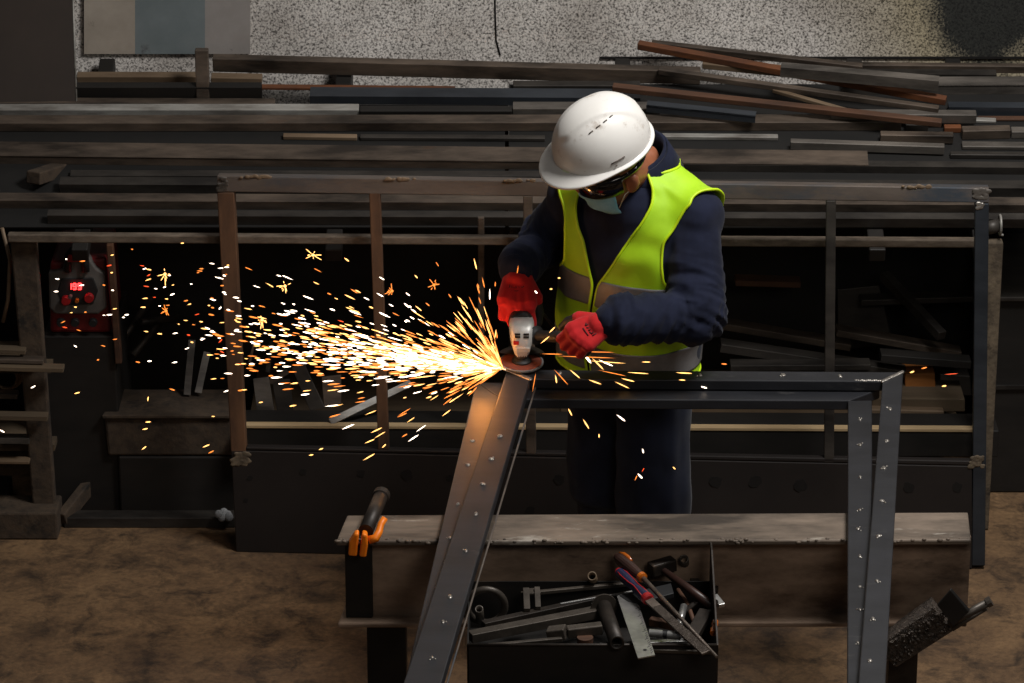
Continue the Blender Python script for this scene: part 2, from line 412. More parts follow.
# pipe stub with ring at right
c0, c1 = py(984, 229, .99), py(1000, 225, .99)
b = MB().pipe(c0, c1, .021, .2, 18); obj('pipe_stub', b, 'steel_dark', rack)
b = MB()
ringd = (c1 - c0).normalized(); e1 = V((0, 0, 1)); e2 = ringd.cross(e1).normalized()
b.tube([c1 + (e1 * math.cos(t) + e2 * math.sin(t)) * .03 for t in [2 * math.pi * k / 24 for k in range(24)]], .004, 8, closed=True)
b.tube([c1 - e1 * .03, c1 - e1 * .036 + ringd * .012], .004, 8)
obj('ring', b, 'steel_light', rack)
# sill box at foot of left post
s0, s1 = pz(58, 540, 0), py(0, 511, pz(58, 540, 0).y)
b = MB().box(-2.2, s0.x, s0.y, s0.y + .14, 0, py(58, 513, s0.y).z); obj('sill', b, 'post_dark', rack, .006)

# ------------------------------------------------------------------ the bars on the rack
GB = 'loose bars stacked on the wall rack'
def rbar(name, cat, x0, y0, x1, y1, h, d, m, label, lift=0, top=None, form='bar'):
    """front face: top edge (x0,y0)-(x1,y1) in photo pixels, h pixels high; lies on the rack arms (plus lift)"""
    a, c = psl(x0, y0 + h, lift), psl(x1, y1 + h, lift)
    hh = h / (s_at((a + c) / 2) * math.cos(PITCH))
    ax = (c - a).normalized(); back = SN.cross(ax).normalized()
    if back.y < 0: back = -back
    u = SN
    back = V((back.x, back.y, back.z)).normalized()
    o = (a + c) / 2 + u * hh / 2 + back * d / 2
    half = ax * ((c - a).length / 2)
    if form == 'angle':
        t = min(.006, hh * .4)
        b = MB().frame_box((a + c) / 2 + u * (hh - t / 2) + back * d / 2, half, back * d / 2, u * t / 2)
        b.frame_box((a + c) / 2 + u * hh / 2 + back * t / 2, half, back * t / 2, u * hh / 2)
    elif form == 'tube':
        t = .003; b = MB()
        m0 = (a + c) / 2
        b.frame_box(m0 + u * (hh - t / 2) + back * d / 2, half, back * d / 2, u * t / 2)
        b.frame_box(m0 + u * (t / 2) + back * d / 2, half, back * d / 2, u * t / 2)
        b.frame_box(m0 + u * hh / 2 + back * t / 2, half, back * t / 2, u * (hh / 2 - t))
        b.frame_box(m0 + u * hh / 2 + back * (d - t / 2), half, back * t / 2, u * (hh / 2 - t))
    else:
        b = MB().frame_box(o, half, back * d / 2, u * hh / 2)
    ob = obj(name, b, m, None, .0025 if form == 'bar' else 0)
    return tag(ob, label, cat, GB)
FB, ST, AN, CH = ('flat_bar', 'flat bar'), ('square_tube', 'steel tube'), ('angle_bar', 'angle bar'), ('channel_bar', 'steel channel')
def fb(*a, **k): return rbar(*FB, *a, **k)
def st(*a, **k): return rbar(*ST, *a, form='tube', **k)
def an(*a, **k): return rbar(*AN, *a, form='angle', **k)
fb(213, 57, 700, 70, 15, .03, 'steel_brown', 'long rust-streaked brown bar lying highest, right under the speckled wall')
fb(840, 64, 1060, 66, 8, .02, 'steel_brown', 'reddish brown flat bar against the foot of the wall at upper right')
st(862, 73, 996, 74, 8, .03, 'steel_dark', 'short dark tube ending under the black soot mark on the wall')
an(842, 85, 1060, 84, 10, .05, 'steel_grey', 'grey-brown angle bar with a black gap below, under the soot mark')
fb(252, 87, 455, 89, 3, .02, 'rust', 'thin rust-coloured strip below the rust-streaked long bar')
fb(77, 76, 196, 76, 7, .03, 'steel_tan', 'tan flat bar between the brown sheet and the short upright post')
fb(211, 77, 262, 78, 6, .03, 'steel_tan', 'short tan bar end just right of the short upright post')
st(77, 86, 262, 86, 14, .03, 'black_steel', 'wide black tube lying below the tan flat bar')
fb(-60, 102, 275, 103, 4, .03, 'steel_brown', 'thin dark brown strip passing under the foot of the brown sheet')
st(310, 95, 640, 97, 9, .05, 'steel_blue', 'blue-black square tube with pale top ending left of the helmet')
fb(513, 85, 640, 85, 7, .03, 'steel_dark', 'dark grey flat bar end seen just above the helmet')
fb(-60, 109, 359, 109, 8, .035, 'steel_light', 'pale whitish bar with a square-cut end, brightest on the left')
st(513, 108, 660, 108, 9, .04, 'steel_grey', 'grey tube end with a scuffed face touching the left of the helmet')
fb(360, 110, 512, 110, 9, .03, 'black_steel', 'black bar continuing the line of the pale whitish bar')
fb(-60, 122, 901, 121, 10, .045, 'steel_brown', 'very long grey-brown bar passing behind the helmet crown')
fb(283, 136, 357, 137, 4, .02, 'steel_tan', 'short tan strip lying loose on the broad dark angle bar')
fb(360, 137, 545, 138, 4, .02, 'steel_dark', 'dark grey strip right of the short tan strip')
fb(662, 136, 778, 137, 4, .02, 'steel_light', 'bright cream strip emerging right of the helmet')
an(-60, 154, 868, 164, 9, .075, 'steel_brown', 'broad dark brown angle bar with slanted right end')
st(640, 163, 1060, 167, 8, .03, 'steel_dark', 'dark tube in front of the slanted end of the broad angle bar')
fb(70, 175, 640, 176, 4, .03, 'steel_dark', 'thin dark strip just above the long grey tube behind the standing gate')
st(60, 183, 1060, 187, 10, .04, 'steel_dark', 'long dark tube level with the top rail of the standing gate')
st(-60, 199, 1060, 204, 9, .04, 'steel_brown', 'long brownish tube just below the gate top rail')
st(48, 214, 1060, 218, 10, .03, 'steel_dark', 'frontmost long dark tube just above the worn front rail')
# crossing bars on top
fb(637, 43, 945, 99, 7, .025, 'rust', 'bright orange rusty bar lying slantwise across the pile', lift=.05)
fb(651, 42, 862, 66, 6, .02, 'steel_brown', 'dark brown slanting bar just behind the bright rusty bar', lift=.045)
st(780, 66, 938, 80, 11, .03, 'steel_grey', 'thick grey tube with pale top edge crossing over the rusty bar', lift=.1)
fb(658, 69, 938, 108, 6, .02, 'steel_brown', 'dark brown slanting bar just below the bright rusty bar', lift=.05)
fb(612, 86, 941, 122, 6, .025, 'rust_dark', 'dull red-brown slanting bar starting just above the helmet', lift=.055)
an(646, 105, 755, 116, 7, .03, 'steel_blue', 'short black angle bar with a silver edge right of the helmet', lift=.045)
fb(772, 89, 846, 110, 4, .015, 'steel_tan', 'thin tan strip slanting between two brown bars', lift=.043)
fb(702, 63, 790, 72, 6, .04, 'steel_tan', 'wide tan flat piece under the bright rusty bar', lift=.03)
# staggered ends at right
fb(830, 113, 976, 114, 10, .03, 'steel_grey', 'grey flat bar with square end under the tips of the slanting bars', lift=.02)
fb(905, 124, 928, 124, 8, .02, 'steel_dark', 'tiny dark tube end beside the long grey-brown bar end')
fb(880, 134, 953, 135, 9, .025, 'steel_brown', 'brown bar end below the square-ended grey bar', lift=.004)
fb(944, 127, 961, 127, 6, .02, 'rust', 'small rusty bar end among the staggered ends')
fb(962, 130, 1010, 129, 10, .03, 'steel_brown', 'brown block-like bar end at the right of the staggered ends')
fb(973, 120, 996, 121, 3, .02, 'steel_light', 'short pale strip lying on the staggered ends')
fb(1011, 131, 1060, 131, 8, .03, 'steel_grey', 'grey bar end running out of the picture at right')
fb(790, 141, 944, 146, 9, .022, 'steel_grey', 'grey flat bar with pale worn end above the slanted plate', lift=.006)
st(948, 106, 1060, 107, 9, .03, 'steel_blue', 'bluish tube at right below the rusty bar tip')
fb(978, 119, 1060, 119, 2.5, .02, 'rust_dark', 'thin red-brown strip at the far right of the pile')
fb(962, 146, 1060, 147, 4, .03, 'steel_grey', 'thin grey strip with gaps at the far right above the dark tubes')
fb(950, 154, 1060, 155, 5, .02, 'steel_dark', 'thin dark strip lowest of the staggered ends at far right')

# added dark sheets standing in for shade between the bars and under the rack
for x0, x1, y0, lab in ((-60, 505, 112, 'added dark sheet standing in for shade between the bars on the left half of the rack'), (509, 1060, 84, 'added dark sheet standing in for shade between the bars on the right half of the rack')):
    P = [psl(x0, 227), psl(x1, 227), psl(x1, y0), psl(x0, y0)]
    tag(obj('shade_sheet', MB().prism([p + SN * -.0005 for p in P], -SN * .004), 'shade_dark'), lab, 'sheet', 'added shade sheets of the rack')
for xa, xb, lab in ((-2.4, -.02, 'added dark sheet standing in for the shadow behind the welding machine and sparks'), (.0, 2.6, 'added dark sheet standing in for the shadow behind the person')):
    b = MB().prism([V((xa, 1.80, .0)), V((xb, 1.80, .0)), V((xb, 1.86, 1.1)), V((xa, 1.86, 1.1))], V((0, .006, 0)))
    tag(obj('shade_sheet', b, 'shade_dark'), lab, 'sheet', 'added shade sheets of the rack')

# ------------------------------------------------------------------ sheets against the wall
q = psl(76, 105)
P = [py(-40, -40, q.y + .16), py(71, -40, q.y + .16), q + V((0, -.005, .004)), psl(-40, 107) + V((0, -.005, .004))]
sh = thing('brown_panel', 'plain dark brown sheet standing on the bars at upper left', 'sheet', P[3])
obj('sheet', MB().prism(P, V((0, .008, 0))), 'brown_sheet', sh)
e = MB().tube([P[1] + V((.002, .002, 0)), P[2] + V((.002, .002, 0))], .0035, 6); obj('bare_edge', e, 'steel_light', sh, label='bright bare right edge')
b = MB(); Yp = 1.955
for i, (x0, x1) in enumerate(((84, 135), (135, 205), (205, 250))):
    b.cur = i
    A, Bq, Cq, D = py(x0, -40, Yp), py(x1, -40, Yp), py(x1, 54, Yp), py(x0, 54, Yp)
    b.prism([A, Bq, Cq, D], V((0, .012, 0)))
o = obj('painted_board', b, ['cream_paint', 'blue_paint', 'grey_paint']); tag(o, 'worn cream, pale blue and grey painted board fixed flat on the wall', 'board')

# ------------------------------------------------------------------ the gate leaning against the rack
G0, G1, G2 = pz(236, 552, 0), pz(984, 570, 0), py(216, 172, .90)
GN = (G1 - G0).cross(G2 - G0).normalized()
if GN.y > 0: GN = -GN
gate = thing('steel_gate', 'wide steel gate frame with solid bottom sheet leaning against the rack', 'gate', (G0 + G1) / 2)
def gp(x, y): return pp(x, y, G0, GN)
def gslab(name, pts, t, m, lab=None, off=0):
    return obj(name, MB().prism([gp(*p) + GN * off for p in pts], -GN * t), m, gate, .003, lab)
gslab('top_rail', [(217, 176), (989, 188), (989, 203), (217, 192)], .04, 'steel_mid')
gslab('stile', [(217, 192.5), (234, 192.5), (246, 452), (231, 452)], .04, 'steel_rusty', 'rust-toned left stile')
gslab('stile', [(975, 203.5), (989, 203.5), (985, 566), (972, 566)], .04, 'steel_blue', 'blue-grey right stile')
gslab('upright', [(369, 192.8), (380, 192.8), (389, 450), (378, 450)], .03, 'steel_rusty')
gslab('upright', [(826, 200.5), (836, 200.5), (834, 463), (824, 463)], .03, 'steel_dark')
gslab('upright', [(523, 196), (532, 196), (536, 455), (526, 455)], .03, 'steel_brown')
gslab('bottom_sheet', [(231, 450.5), (972, 466), (972, 569), (236, 552)], .02, 'gate_sheet')
gslab('sheet_lip', [(246, 447), (971, 461), (971, 465.5), (246, 450)], .03, 'gate_sheet')
for x, y, r in ((303, 472, 4), (361, 473, 4.5), (407, 475, 6.5), (450, 478, 4), (498, 476, 5), (559, 479, 6), (716, 482, 6.5), (755, 482, 7), (801, 485, 7), (909, 488, 6.5), (957, 487, 5.5), (250, 478, 3), (246, 500, 2.5), (530, 510, 5), (690, 545, 3.5)):
    c = gp(x, y); ax = V((1, 0, 0)); az = ax.cross(GN).normalized(); rr = r / s_at(c)
    n = 14; pts = []; b = MB()
    for k in range(n):
        t = 2 * math.pi * k / n; q = rr * (.75 + .4 * random.random()); pts.append(c + ax * math.cos(t) * q + az * math.sin(t) * q + GN * .0012)
    b.prism(pts, -GN * .0014); obj('heat_spot', b, 'heat_spot', gate)
def wpatch(name, x, y, w, h, m):
    c = gp(x, y); s_ = s_at(c); b = MB()
    for k in range(int(w * h / 5) + 3):
        q = c + V((random.uniform(-.5, .5) * w / s_, -.001, random.uniform(-.5, .5) * h / s_)); r = random.uniform(1.2, 2.6) / s_
        b.ell(q, (r * 1.5, 0, 0), (0, .003, 0), (0, 0, r), 8, 5)
    me = remesh(b, .002, 1); link_mesh(me, name, m, gate)
wpatch('corner_weld', 222, 184, 9, 14, 'steel_grey'); wpatch('corner_weld', 981, 194, 15, 10, 'steel_grey'); wpatch('corner_weld', 980, 206, 6, 5, 'weld')
for x in (255, 400, 520, 915): wpatch('bead', x, 176 + (x - 217) * .0156, 30, 2, 'steel_tan')
wpatch('corner_weld', 241, 459, 17, 13, 'post'); wpatch('corner_weld', 977, 462, 14, 12, 'post')

# ------------------------------------------------------------------ under the rack
def slab_y(name, pts, Y, t, m, label, cat, group=None, tilt=0, bev=.002):
    P = [py(x, y, Y) for x, y in pts]
    zb = min(p.z for p in P)
    if tilt: P = [p + V((0, (p.z - zb) * tilt, 0)) for p in P]
    return tag(obj(name, MB().prism(P, V((0, t, 0))), m, None, bev), label, cat, group)
# storage bin that the scrap stands in: shelf board on the low rail
b = MB().box(-.85, 1.42, 1.16, 1.85, .18, .2); o = obj('shelf_board', b, 'wood')
tag(o, 'dark board under the rack carrying the scrap steel', 'board')
GS = 'scrap plates under the rack'
sc_ = [([(252, 384), (268, 382), (276, 424), (259, 430)], 'steel_grey', 'grey scrap plate standing furthest left behind the gate, beside its left stile'),
       ([(271, 386), (289, 384), (296, 430), (281, 434)], 'steel_dark', 'tall dark scrap plate second from the gate left stile'),
       ([(291, 372), (303, 367), (325, 408), (310, 411)], 'steel_dark', 'scrap plate leaning with its top to the left'),
       ([(321, 380), (341, 378), (341, 407), (324, 407)], 'steel_brown', 'short squarish scrap plate right of the leaning one'),
       ([(268, 381), (286, 371), (289, 375), (271, 385)], 'steel_brown', 'thin scrap strip lying across the tops of the plates'),
       ([(293, 368), (309, 356), (312, 361), (297, 372)], 'steel_grey', 'short grey strip pointing up to the right above the plates'),
       ([(248, 362), (254, 340), (256, 341), (251, 363)], 'steel_tan', 'thin upright scrap rod beside the gate left stile'),
       ([(265, 372), (269, 345), (273, 345), (270, 373)], 'steel_dark', 'upright narrow scrap strip behind the plates')]
for i, (pts, m, lab) in enumerate(sc_):
    slab_y('scrap_plate', pts, 1.16 + .012 * i, .008, m, lab, 'scrap plate', GS, .25)
a, c = py(330, 425, 1.03), py(411, 383, 1.12)
b = MB().bar(a + V((0, 0, .01)), c, .022, .008, V((0, -.8, .6))); tag(obj('flat_bar', b, 'steel_light', None, .001), 'bright bluish flat bar slanting up behind the gate upright', 'flat bar')
# timber and stock at right
GT = 'stock under the rack at right'
slab_y('wood_block', [(905, 374), (935, 373), (936, 397), (905, 398)], 1.3, .12, 'orange_wood', 'orange-brown wood block end above the planks at right', 'wood block', GT, bev=.004)
slab_y('plank', [(872, 398), (965, 399), (965, 412), (872, 413)], 1.2, .16, 'wood', 'brown plank end right of the work frame', 'plank', GT, bev=.004)
slab_y('plank', [(560, 402), (944, 411), (945, 439), (560, 430)], 1.17, .1, 'steel_tan', 'wide tan board lying behind the low rail', 'plank', GT, bev=.004)
slab_y('plank', [(940, 374), (970, 376), (972, 396), (940, 396)], 1.42, .16, 'steel_dark', 'dark stock end right of the orange-brown block', 'plank', GT, bev=.004)
ub = [(690, 318, 850, 345, 7, 1.45, 'steel_brown', 'brown bar sloping down to the right in the dark under the rack'),
      (720, 345, 905, 372, 9, 1.35, 'steel_dark', 'dark bar below the sloping brown bar under the rack'),
      (735, 280, 800, 282, 6, 1.6, 'rust_dark', 'short red-brown bar high up under the rack, right of the person'),
      (730, 365, 870, 364, 6, 1.3, 'steel_dark', 'dark bar lying level just above the work frame top rail'),
      (836, 330, 960, 352, 7, 1.4, 'steel_brown', 'brown bar right of the gate upright under the rack'),
      (860, 300, 975, 296, 6, 1.6, 'steel_dark', 'dark level bar near the gate right stile'),
      (880, 355, 970, 362, 8, 1.3, 'black_steel', 'black bar just above the planks at right')]
for x0, y0, x1, y1, h, Y, m, lab in ub:
    a, c = py(x0, y0, Y), py(x1, y1, Y); hh = h / s_at(a)
    tag(obj('stock_bar', MB().bar(a, c, .06, hh), m, None, .002), lab, 'steel bar', 'stock bars under the rack at right')
slab_y('metal_sheet', [(838, 292), (880, 288), (893, 345), (838, 350)], 1.62, .006, 'steel_dark', 'dark grey sheet leaning in the shadow right of the gate upright', 'sheet', None, .1)
a, c = py(884, 275, 1.58), py(942, 336, 1.3)
tag(obj('stock_bar', MB().bar(a, c, .03, .03), 'steel_dark', None, .002), 'dark bar slanting down to the right across the leaning sheet', 'steel bar', 'stock bars under the rack at right')
# boxes at left under the rack
bx = thing('steel_box', 'dark rusty steel box under the rack left of the gate', 'box', V((-1.0, 1.15, .2)))
Yb = 1.08
b = MB(); A, Bq, Cq, D = py(104, 418, Yb), py(232, 418, Yb), py(232, 456, Yb), py(108, 456, Yb)
b.prism([A, Bq, Cq, D], V((0, .2, 0))); obj('body', b, 'post_dark', bx, .008)
lt = py(104, 415.5, Yb)
b = MB().prism([V((A.x - .005, Yb - .01, A.z + .001)), V((Bq.x, Yb - .01, A.z + .001)), V((Bq.x - .01, Yb + .205, A.z + .001)), V((A.x + .03, Yb + .205, A.z + .001))], V((0, 0, .012))); obj('lid', b, 'post_dark', bx, .003)
b = MB().prism([py(118, 456.5, Yb), py(234, 456.5, Yb), V((py(234, 456, Yb).x, Yb, 0)), V((py(118, 456, Yb).x, Yb, 0))], V((0, .3, 0)))
tag(obj('base_block', b, 'black_steel', None, .006), 'low black block on the floor carrying the rusty steel box', 'block')
a, c = pz(64, 528, 0), pz(235, 528, 0)
b = MB().box(a.x, c.x, a.y, a.y + .06, .0, .035); tag(obj('channel_bar', b, 'steel_dark', None, .003), 'dark channel lying on the floor left of the gate', 'steel channel')
c = pz(224, 517, .04); b = MB()
for k in range(9): b.ell(c + V((random.uniform(-.02, .02), random.uniform(-.015, .015), random.uniform(0, .014))), (.014, 0, 0), (0, .012, .004), (0, 0, .012), 8, 6)
tag(obj('crumpled_rag', b, 'rag'), 'small crumpled grey rag by the lower left corner of the gate', 'rag')
for (x0, y0, x1, y1, m, lab) in ((62, 452, 86, 398, 'post_dark', 'brown slat leaning steeply just right of the left rack post'), (56, 430, 76, 392, 'wood', 'second leaning slat half hidden behind the left rack post')):
    a, c = py(x0, y0, 1.2), py(x1, y1, 1.35)
    tag(obj('leaning_slat', MB().bar(a, c, .035, .02, V((0, -1, .3))), m, None, .002), lab, 'slat', 'leaning slats by the left post')
for (x0, y0, x1, y1, lab) in ((187, 395, 192, 340, 'upright grey strip standing on the steel box'), (198, 393, 207, 352, 'shorter grey strip leaning beside the upright strip on the steel box')):
    a, c = py(x0, y0, 1.22), py(x1, y1, 1.3)
    tag(obj('steel_strip', MB().bar(a, c, .022, .006, V((0, -1, .2))), 'steel_grey', None, .001), lab, 'strip', 'strips on the steel box')
for (x0, y0, x1, y1, lab) in ((118, 345, 152, 298, 'dark rod leaning right of the welding machine'), (140, 322, 182, 318, 'dark rod lying level right of the welding machine'), (132, 356, 165, 316, 'second dark leaning rod, lower than the first')):
    a, c = py(x0, y0, 1.4), py(x1, y1, 1.55)
    tag(obj('steel_rod', MB().tube([a, c], .012, 10), 'steel_dark'), lab, 'rod', 'rods beside the welding machine')

# shelf of flat bars at far left
sf = thing('slatted_shelf', 'low wooden shelf stand at the left edge holding short bar ends', 'shelf', V((-1.5, .98, 0)))
b = MB().box(-1.9, -1.6, 1.05, 1.25, 0, .06); obj('base', b, 'black_steel', sf)
GL = 'bar ends at the left edge'
le = [(-60, 345, 26, 348, 4.5, .95, 'wood', 'topmost short bar end at the left edge'), (-60, 356, 44, 358, 4, .93, 'steel_brown', 'second bar end from the top at the left edge'),
      (-60, 363, 64, 366, 4.5, .91, 'wood', 'longest bar end at the left edge, crossing in front of the rack post'), (-60, 390, 18, 392, 5, .97, 'steel_brown', 'short brown bar end at the left edge below the longest one'),
      (-60, 412, 48, 414, 5, .92, 'wood', 'tan bar end crossing low in front of the rack post'), (-60, 435, 30, 436, 6, .95, 'steel_grey', 'grey thick bar end near the bottom at the left edge'),
      (-60, 458, 30, 459, 3, .95, 'steel_tan', 'lowest thin bar end at the left edge')]
for x0, y0, x1, y1, h, Y, m, lab in le:
    a, c = py(x0, y0 + h / 2, Y), py(x1, y1 + h / 2, Y)
    tag(obj('bar_end', MB().bar(a, c, .04, h / s_at(a) / .93), m, None, .002), lab, 'bar', GL)
for X in (-1.72,):
    b = MB().box(X - .02, X + .02, 1.06, 1.10, .06, .75); obj('upright', b, 'black_steel', sf)
b = MB().box(-2.1, -1.43, 1.03, 1.25, .24, .26); obj('board', b, 'wood', sf)
b = MB().box(-2.1, -1.43, 1.03, 1.25, .5, .52); obj('board', b, 'wood', sf)
c = py(6, 378, 1.1); b = MB()
for k in range(4): b.tube([c + V((math.cos(t) * (.035 + .004 * k), .01 * k, math.sin(t) * (.035 + .004 * k))) for t in [2 * math.pi * i / 20 for i in range(20)]], .005, 6, closed=True)
tag(obj('wire_coil', b, 'steel_tan'), 'coil of wire hanging at the left edge between the bar ends', 'coil')
b = MB().tube([py(2, 228, 1.0), py(10, 260, 1.0), py(8, 300, .99), py(3, 322, 1.0)], .006, 8)
tag(obj('cable', b, 'steel_tan'), 'tan cable hanging along the left edge beside the rack post', 'cable')
# made-up dark cabinet, keeps the wall behind the right post in the dark
ct = thing('shade_cabinet', 'made-up dark cabinet standing in for the darkness behind the right rack post', 'cabinet', V((1.75, 1.3, 0)))
b = MB().box(1.5, 2.1, 1.25, 1.8, 0, .66); obj('body', b, 'black_steel', ct, .006)
b = MB().box(1.5, 2.1, 1.24, 1.25, .36, .372); obj('drawer_edge', b, 'steel_dark', ct)
b = MB().box(1.49, 2.12, 1.23, 1.82, .66, .675); obj('top', b, 'steel_dark', ct, .003)

# ------------------------------------------------------------------ welding machine
wm = thing('welding_machine', 'red and grey welding machine with glowing red number display under the rack', 'welder', py(79, 332, 1.12))
Yw = 1.12
def wq(x, y): return py(x, y, Yw)
b = MB().prism([wq(50, 262), wq(106, 258), wq(112, 333), (wq(50, 333))], V((0, .3, 0))); obj('housing', b, 'welder_red', wm, .01)
b = MB().prism([V(p) + V((0, -.02, 0)) for p in (wq(49, 270), wq(63, 268), wq(66, 256), wq(72, 250), wq(86, 250), wq(91, 258), wq(97, 266), wq(105, 271), wq(107, 306), wq(99, 312), wq(56, 312), wq(50, 306))], V((0, .04, 0))); obj('front_bezel', b, 'welder_grey', wm, .006)
b = MB().prism([V(p) + V((0, -.023, 0)) for p in (wq(62, 276), wq(94, 275), wq(99, 288), wq(94, 302), wq(64, 303), wq(58, 290))], V((0, .01, 0))); obj('control_panel', b, 'rubber', wm, .003)
def kn(x, y, r, m, nm):
    c = wq(x, y) + V((0, -.024, 0)); rr = r / s_at(c)
    return obj(nm, MB().lathe([(0, .016), (rr * .8, .016), (rr * .95, .012), (rr, 0), (0, -.003)], c, (0, -1, 0), 16), m, wm)
kn(67, 297, 5, 'red_plastic', 'knob'); kn(90, 294.5, 5, 'red_plastic', 'knob')
kn(78, 297, 2.2, 'amber', 'button'); kn(71.5, 293, 2, 'welder_grey', 'button')
hp = [wq(69, 268), wq(69, 252), wq(73, 247), wq(82, 247), wq(86, 252), wq(87, 268)]
b = MB().tube([p + V((0, -.03, 0)) for p in hp], .012, 10); obj('handle', b, 'rubber', wm)
b = MB().prism([V(p) + V((0, -.046, 0)) for p in (wq(70, 250), wq(82, 250), wq(83, 257), wq(69, 257))], V((0, .01, 0))); obj('handle_badge', b, 'red_plastic', wm, .002)
# seven segment digits 199
def digit(b, x, y, w, h, segs):
    t = 1.15
    S = {'a': (x, y, x + w, y), 'g': (x, y + h / 2, x + w, y + h / 2), 'd': (x, y + h, x + w, y + h), 'f': (x, y, x, y + h / 2), 'b': (x + w, y, x + w, y + h / 2), 'e': (x, y + h / 2, x, y + h), 'c': (x + w, y + h / 2, x + w, y + h)}
    for k in segs:
        x0, y0, x1, y1 = S[k]
        P, Q = wq(x0, y0) + V((0, -.026, 0)), wq(x1, y1) + V((0, -.026, 0))
        b.bar(P, Q, .004, t / s_at(P), V((0, 0, 1)) if abs(x1 - x0) > .1 else V((1, 0, 0)))
b = MB(); digit(b, 69.8, 280.8, 2.4, 5.4, 'bc'); digit(b, 74.0, 280.8, 3, 5.4, 'abcdfg'); digit(b, 79.0, 280.8, 3, 5.4, 'abcdfg')
obj('number_display', b, 'digit_red', wm, label='glowing red digits 199')
for x in (62, 76, 94):
    kn(x, 319, 4.5, 'rubber', 'socket')
b = MB().box(wq(44, 335).x, wq(116, 335).x, 1.1, 1.5, 0.0, wq(80, 333.4).z); tag(obj('tool_stand', b, 'black_steel', None, .006), 'black stand under the welding machine', 'stand')
b = MB().bar(py(110, 243, 1.1), py(119, 362, 1.1), .02, .035, V((0, 1, 0))); tag(obj('wood_batten', b, 'rust_dark', None, .003), 'brown batten standing right beside the welding machine', 'batten')

# ------------------------------------------------------------------ workbench beam
bench = thing('steel_workbench', 'heavy worn I-beam workbench on legs in front of the person', 'workbench', V((.2, -.9, 0)))
ZB = .855
q = {k: pz(*p, ZB) for k, p in dict(fl=(347, 515), fr=(968, 512), nl=(336, 541), nr=(971, 540)).items()}
TF = .014; HB = .245
b = MB().prism([q['fl'], q['fr'], q['nr'], q['nl']], V((0, 0, -TF))); obj('top_flange', b, 'beam_top', bench, .004)
d = V((0, 0, -(HB - TF)))
b = MB().prism([p + d for p in (q['fl'], q['fr'], q['nr'], q['nl'])], V((0, 0, -TF))); obj('bottom_flange', b, 'beam_web', bench, .004)
wl, wr = (q['fl'] + q['nl']) / 2 + V((.02, -.03, 0)), (q['fr'] + q['nr']) / 2 + V((0, -.03, 0))
b = MB().bar(wl + V((0, 0, -HB / 2)), wr + V((0, 0, -HB / 2)), .02, HB - 2 * TF); obj('web', b, 'beam_web', bench)
a = q['nl']; b = MB().box(a.x + .02, a.x + .09, a.y + .03, a.y + .13, ZB - HB + TF, ZB - TF); obj('end_stiffener', b, 'black_steel', bench, .004)
x0 = py(368, 650, -.9).x; x1 = py(407, 650, -.9).x
b = MB().box(x0, x1, -.96, -.86, 0, ZB - HB); obj('leg', b, 'black_steel', bench, .004)
x0 = py(886, 660, -.9).x; x1 = py(915, 660, -.9).x
b = MB().box(x0, x1, -.96, -.88, 0, ZB - HB); obj('leg', b, 'tool_dark', bench, .004)
# crust of weld spatter along the front edge
b = MB()
for k in range(150):
    t = random.random(); c = q['nl'].lerp(q['nr'], t) + V((0, random.uniform(-.004, .012), random.uniform(-.006, .001)))
    r = random.uniform(.002, .005); b.ell(c, (r * 1.6, 0, 0), (0, r, 0), (0, 0, r), 6, 4)
o = obj('spatter', b, 'beam_top', bench); o['kind'] = 'stuff'
ZS = ZB - HB
# bracket shelf carrying the tool box
b = MB().box(pz(480, 672, ZS).x, pz(700, 672, ZS).x, -1.4, -.9, ZS - .012, ZS - .001); obj('bracket_shelf', b, 'black_steel', bench)

# diagonal spattered tube piece, plate and rod at right end
jg = thing('support_bracket', 'black spatter-crusted tube bracket sticking out at the lower right of the workbench', 'bracket', py(900, 660, -1.02))
Yj = -1.03
def jq(x, y, o=0): return py(x, y, Yj + o)
b = MB().prism([jq(876, 648), jq(934, 606), jq(954, 631), jq(896, 668)], V((0, .06, 0))); obj('crusted_tube', b, 'spatter', jg, .004)
b = MB()
for k in range(120):
    u, v = random.random() ** .8, .08 + .72 * random.random(); c = jq(878 + 66 * u + 18 * (v - .1), 648 - 40 * u + 24 * v, -.002); r = random.uniform(.002, .006)
    b.ell(c, (r, 0, 0), (0, r, 0), (0, 0, r), 6, 4)
o = obj('spatter', b, 'spatter', jg); o['kind'] = 'stuff'
b = MB().prism([jq(937, 605, -.02), jq(950, 590, -.02), jq(969, 612, -.02), jq(953, 627, -.02)], V((.004, .006, .004))); obj('square_plate', b, 'black_steel', jg, .002)
b = MB().tube([jq(949, 624, .0), jq(989, 602, .0)], .011, 12); b.tube([jq(952, 629, .0), jq(986, 608, .0)], .007, 10); b.lathe([(0, 0), (.014, 0), (.014, .012), (0, .012)], jq(987, 603), (jq(989, 602) - jq(949, 624)), 12); obj('rod', b, 'tool_grey', jg)

# clamp at left end of bench
cl = thing('bar_clamp', 'bar clamp with bright orange jaws and lever on the left end of the workbench', 'clamp', pz(362, 525, ZB))
p0, p1 = pz(366, 531, ZB + .02), pz(381, 496, ZB + .04)
b = MB().tube([p0, p1], .019, 14); b.lathe([(.019, 0), (.0225, .002), (.0225, .02), (.0, .022)], p1 - (p1 - p0).normalized() * .01, p1 - p0, 16); obj('bar', b, 'tool_dark', cl, label='dark rusty round bar')
Yc = pz(360, 541, ZB).y - .02
for pts in ([(355, 534), (359, 534), (357, 557), (348, 556), (349, 543)], [(362, 534), (367, 535), (368, 545), (366, 558), (359, 557)]):
    b = MB().prism([py(x, y, Yc) for x, y in pts], V((0, .03, 0))); obj('jaw', b, 'orange_plastic', cl, .005)
pts = [py(369, 540, Yc + .015), py(376, 538, Yc + .015), py(379, 532, Yc + .03), py(381, 524, Yc + .05), py(385, 518, Yc + .06)]
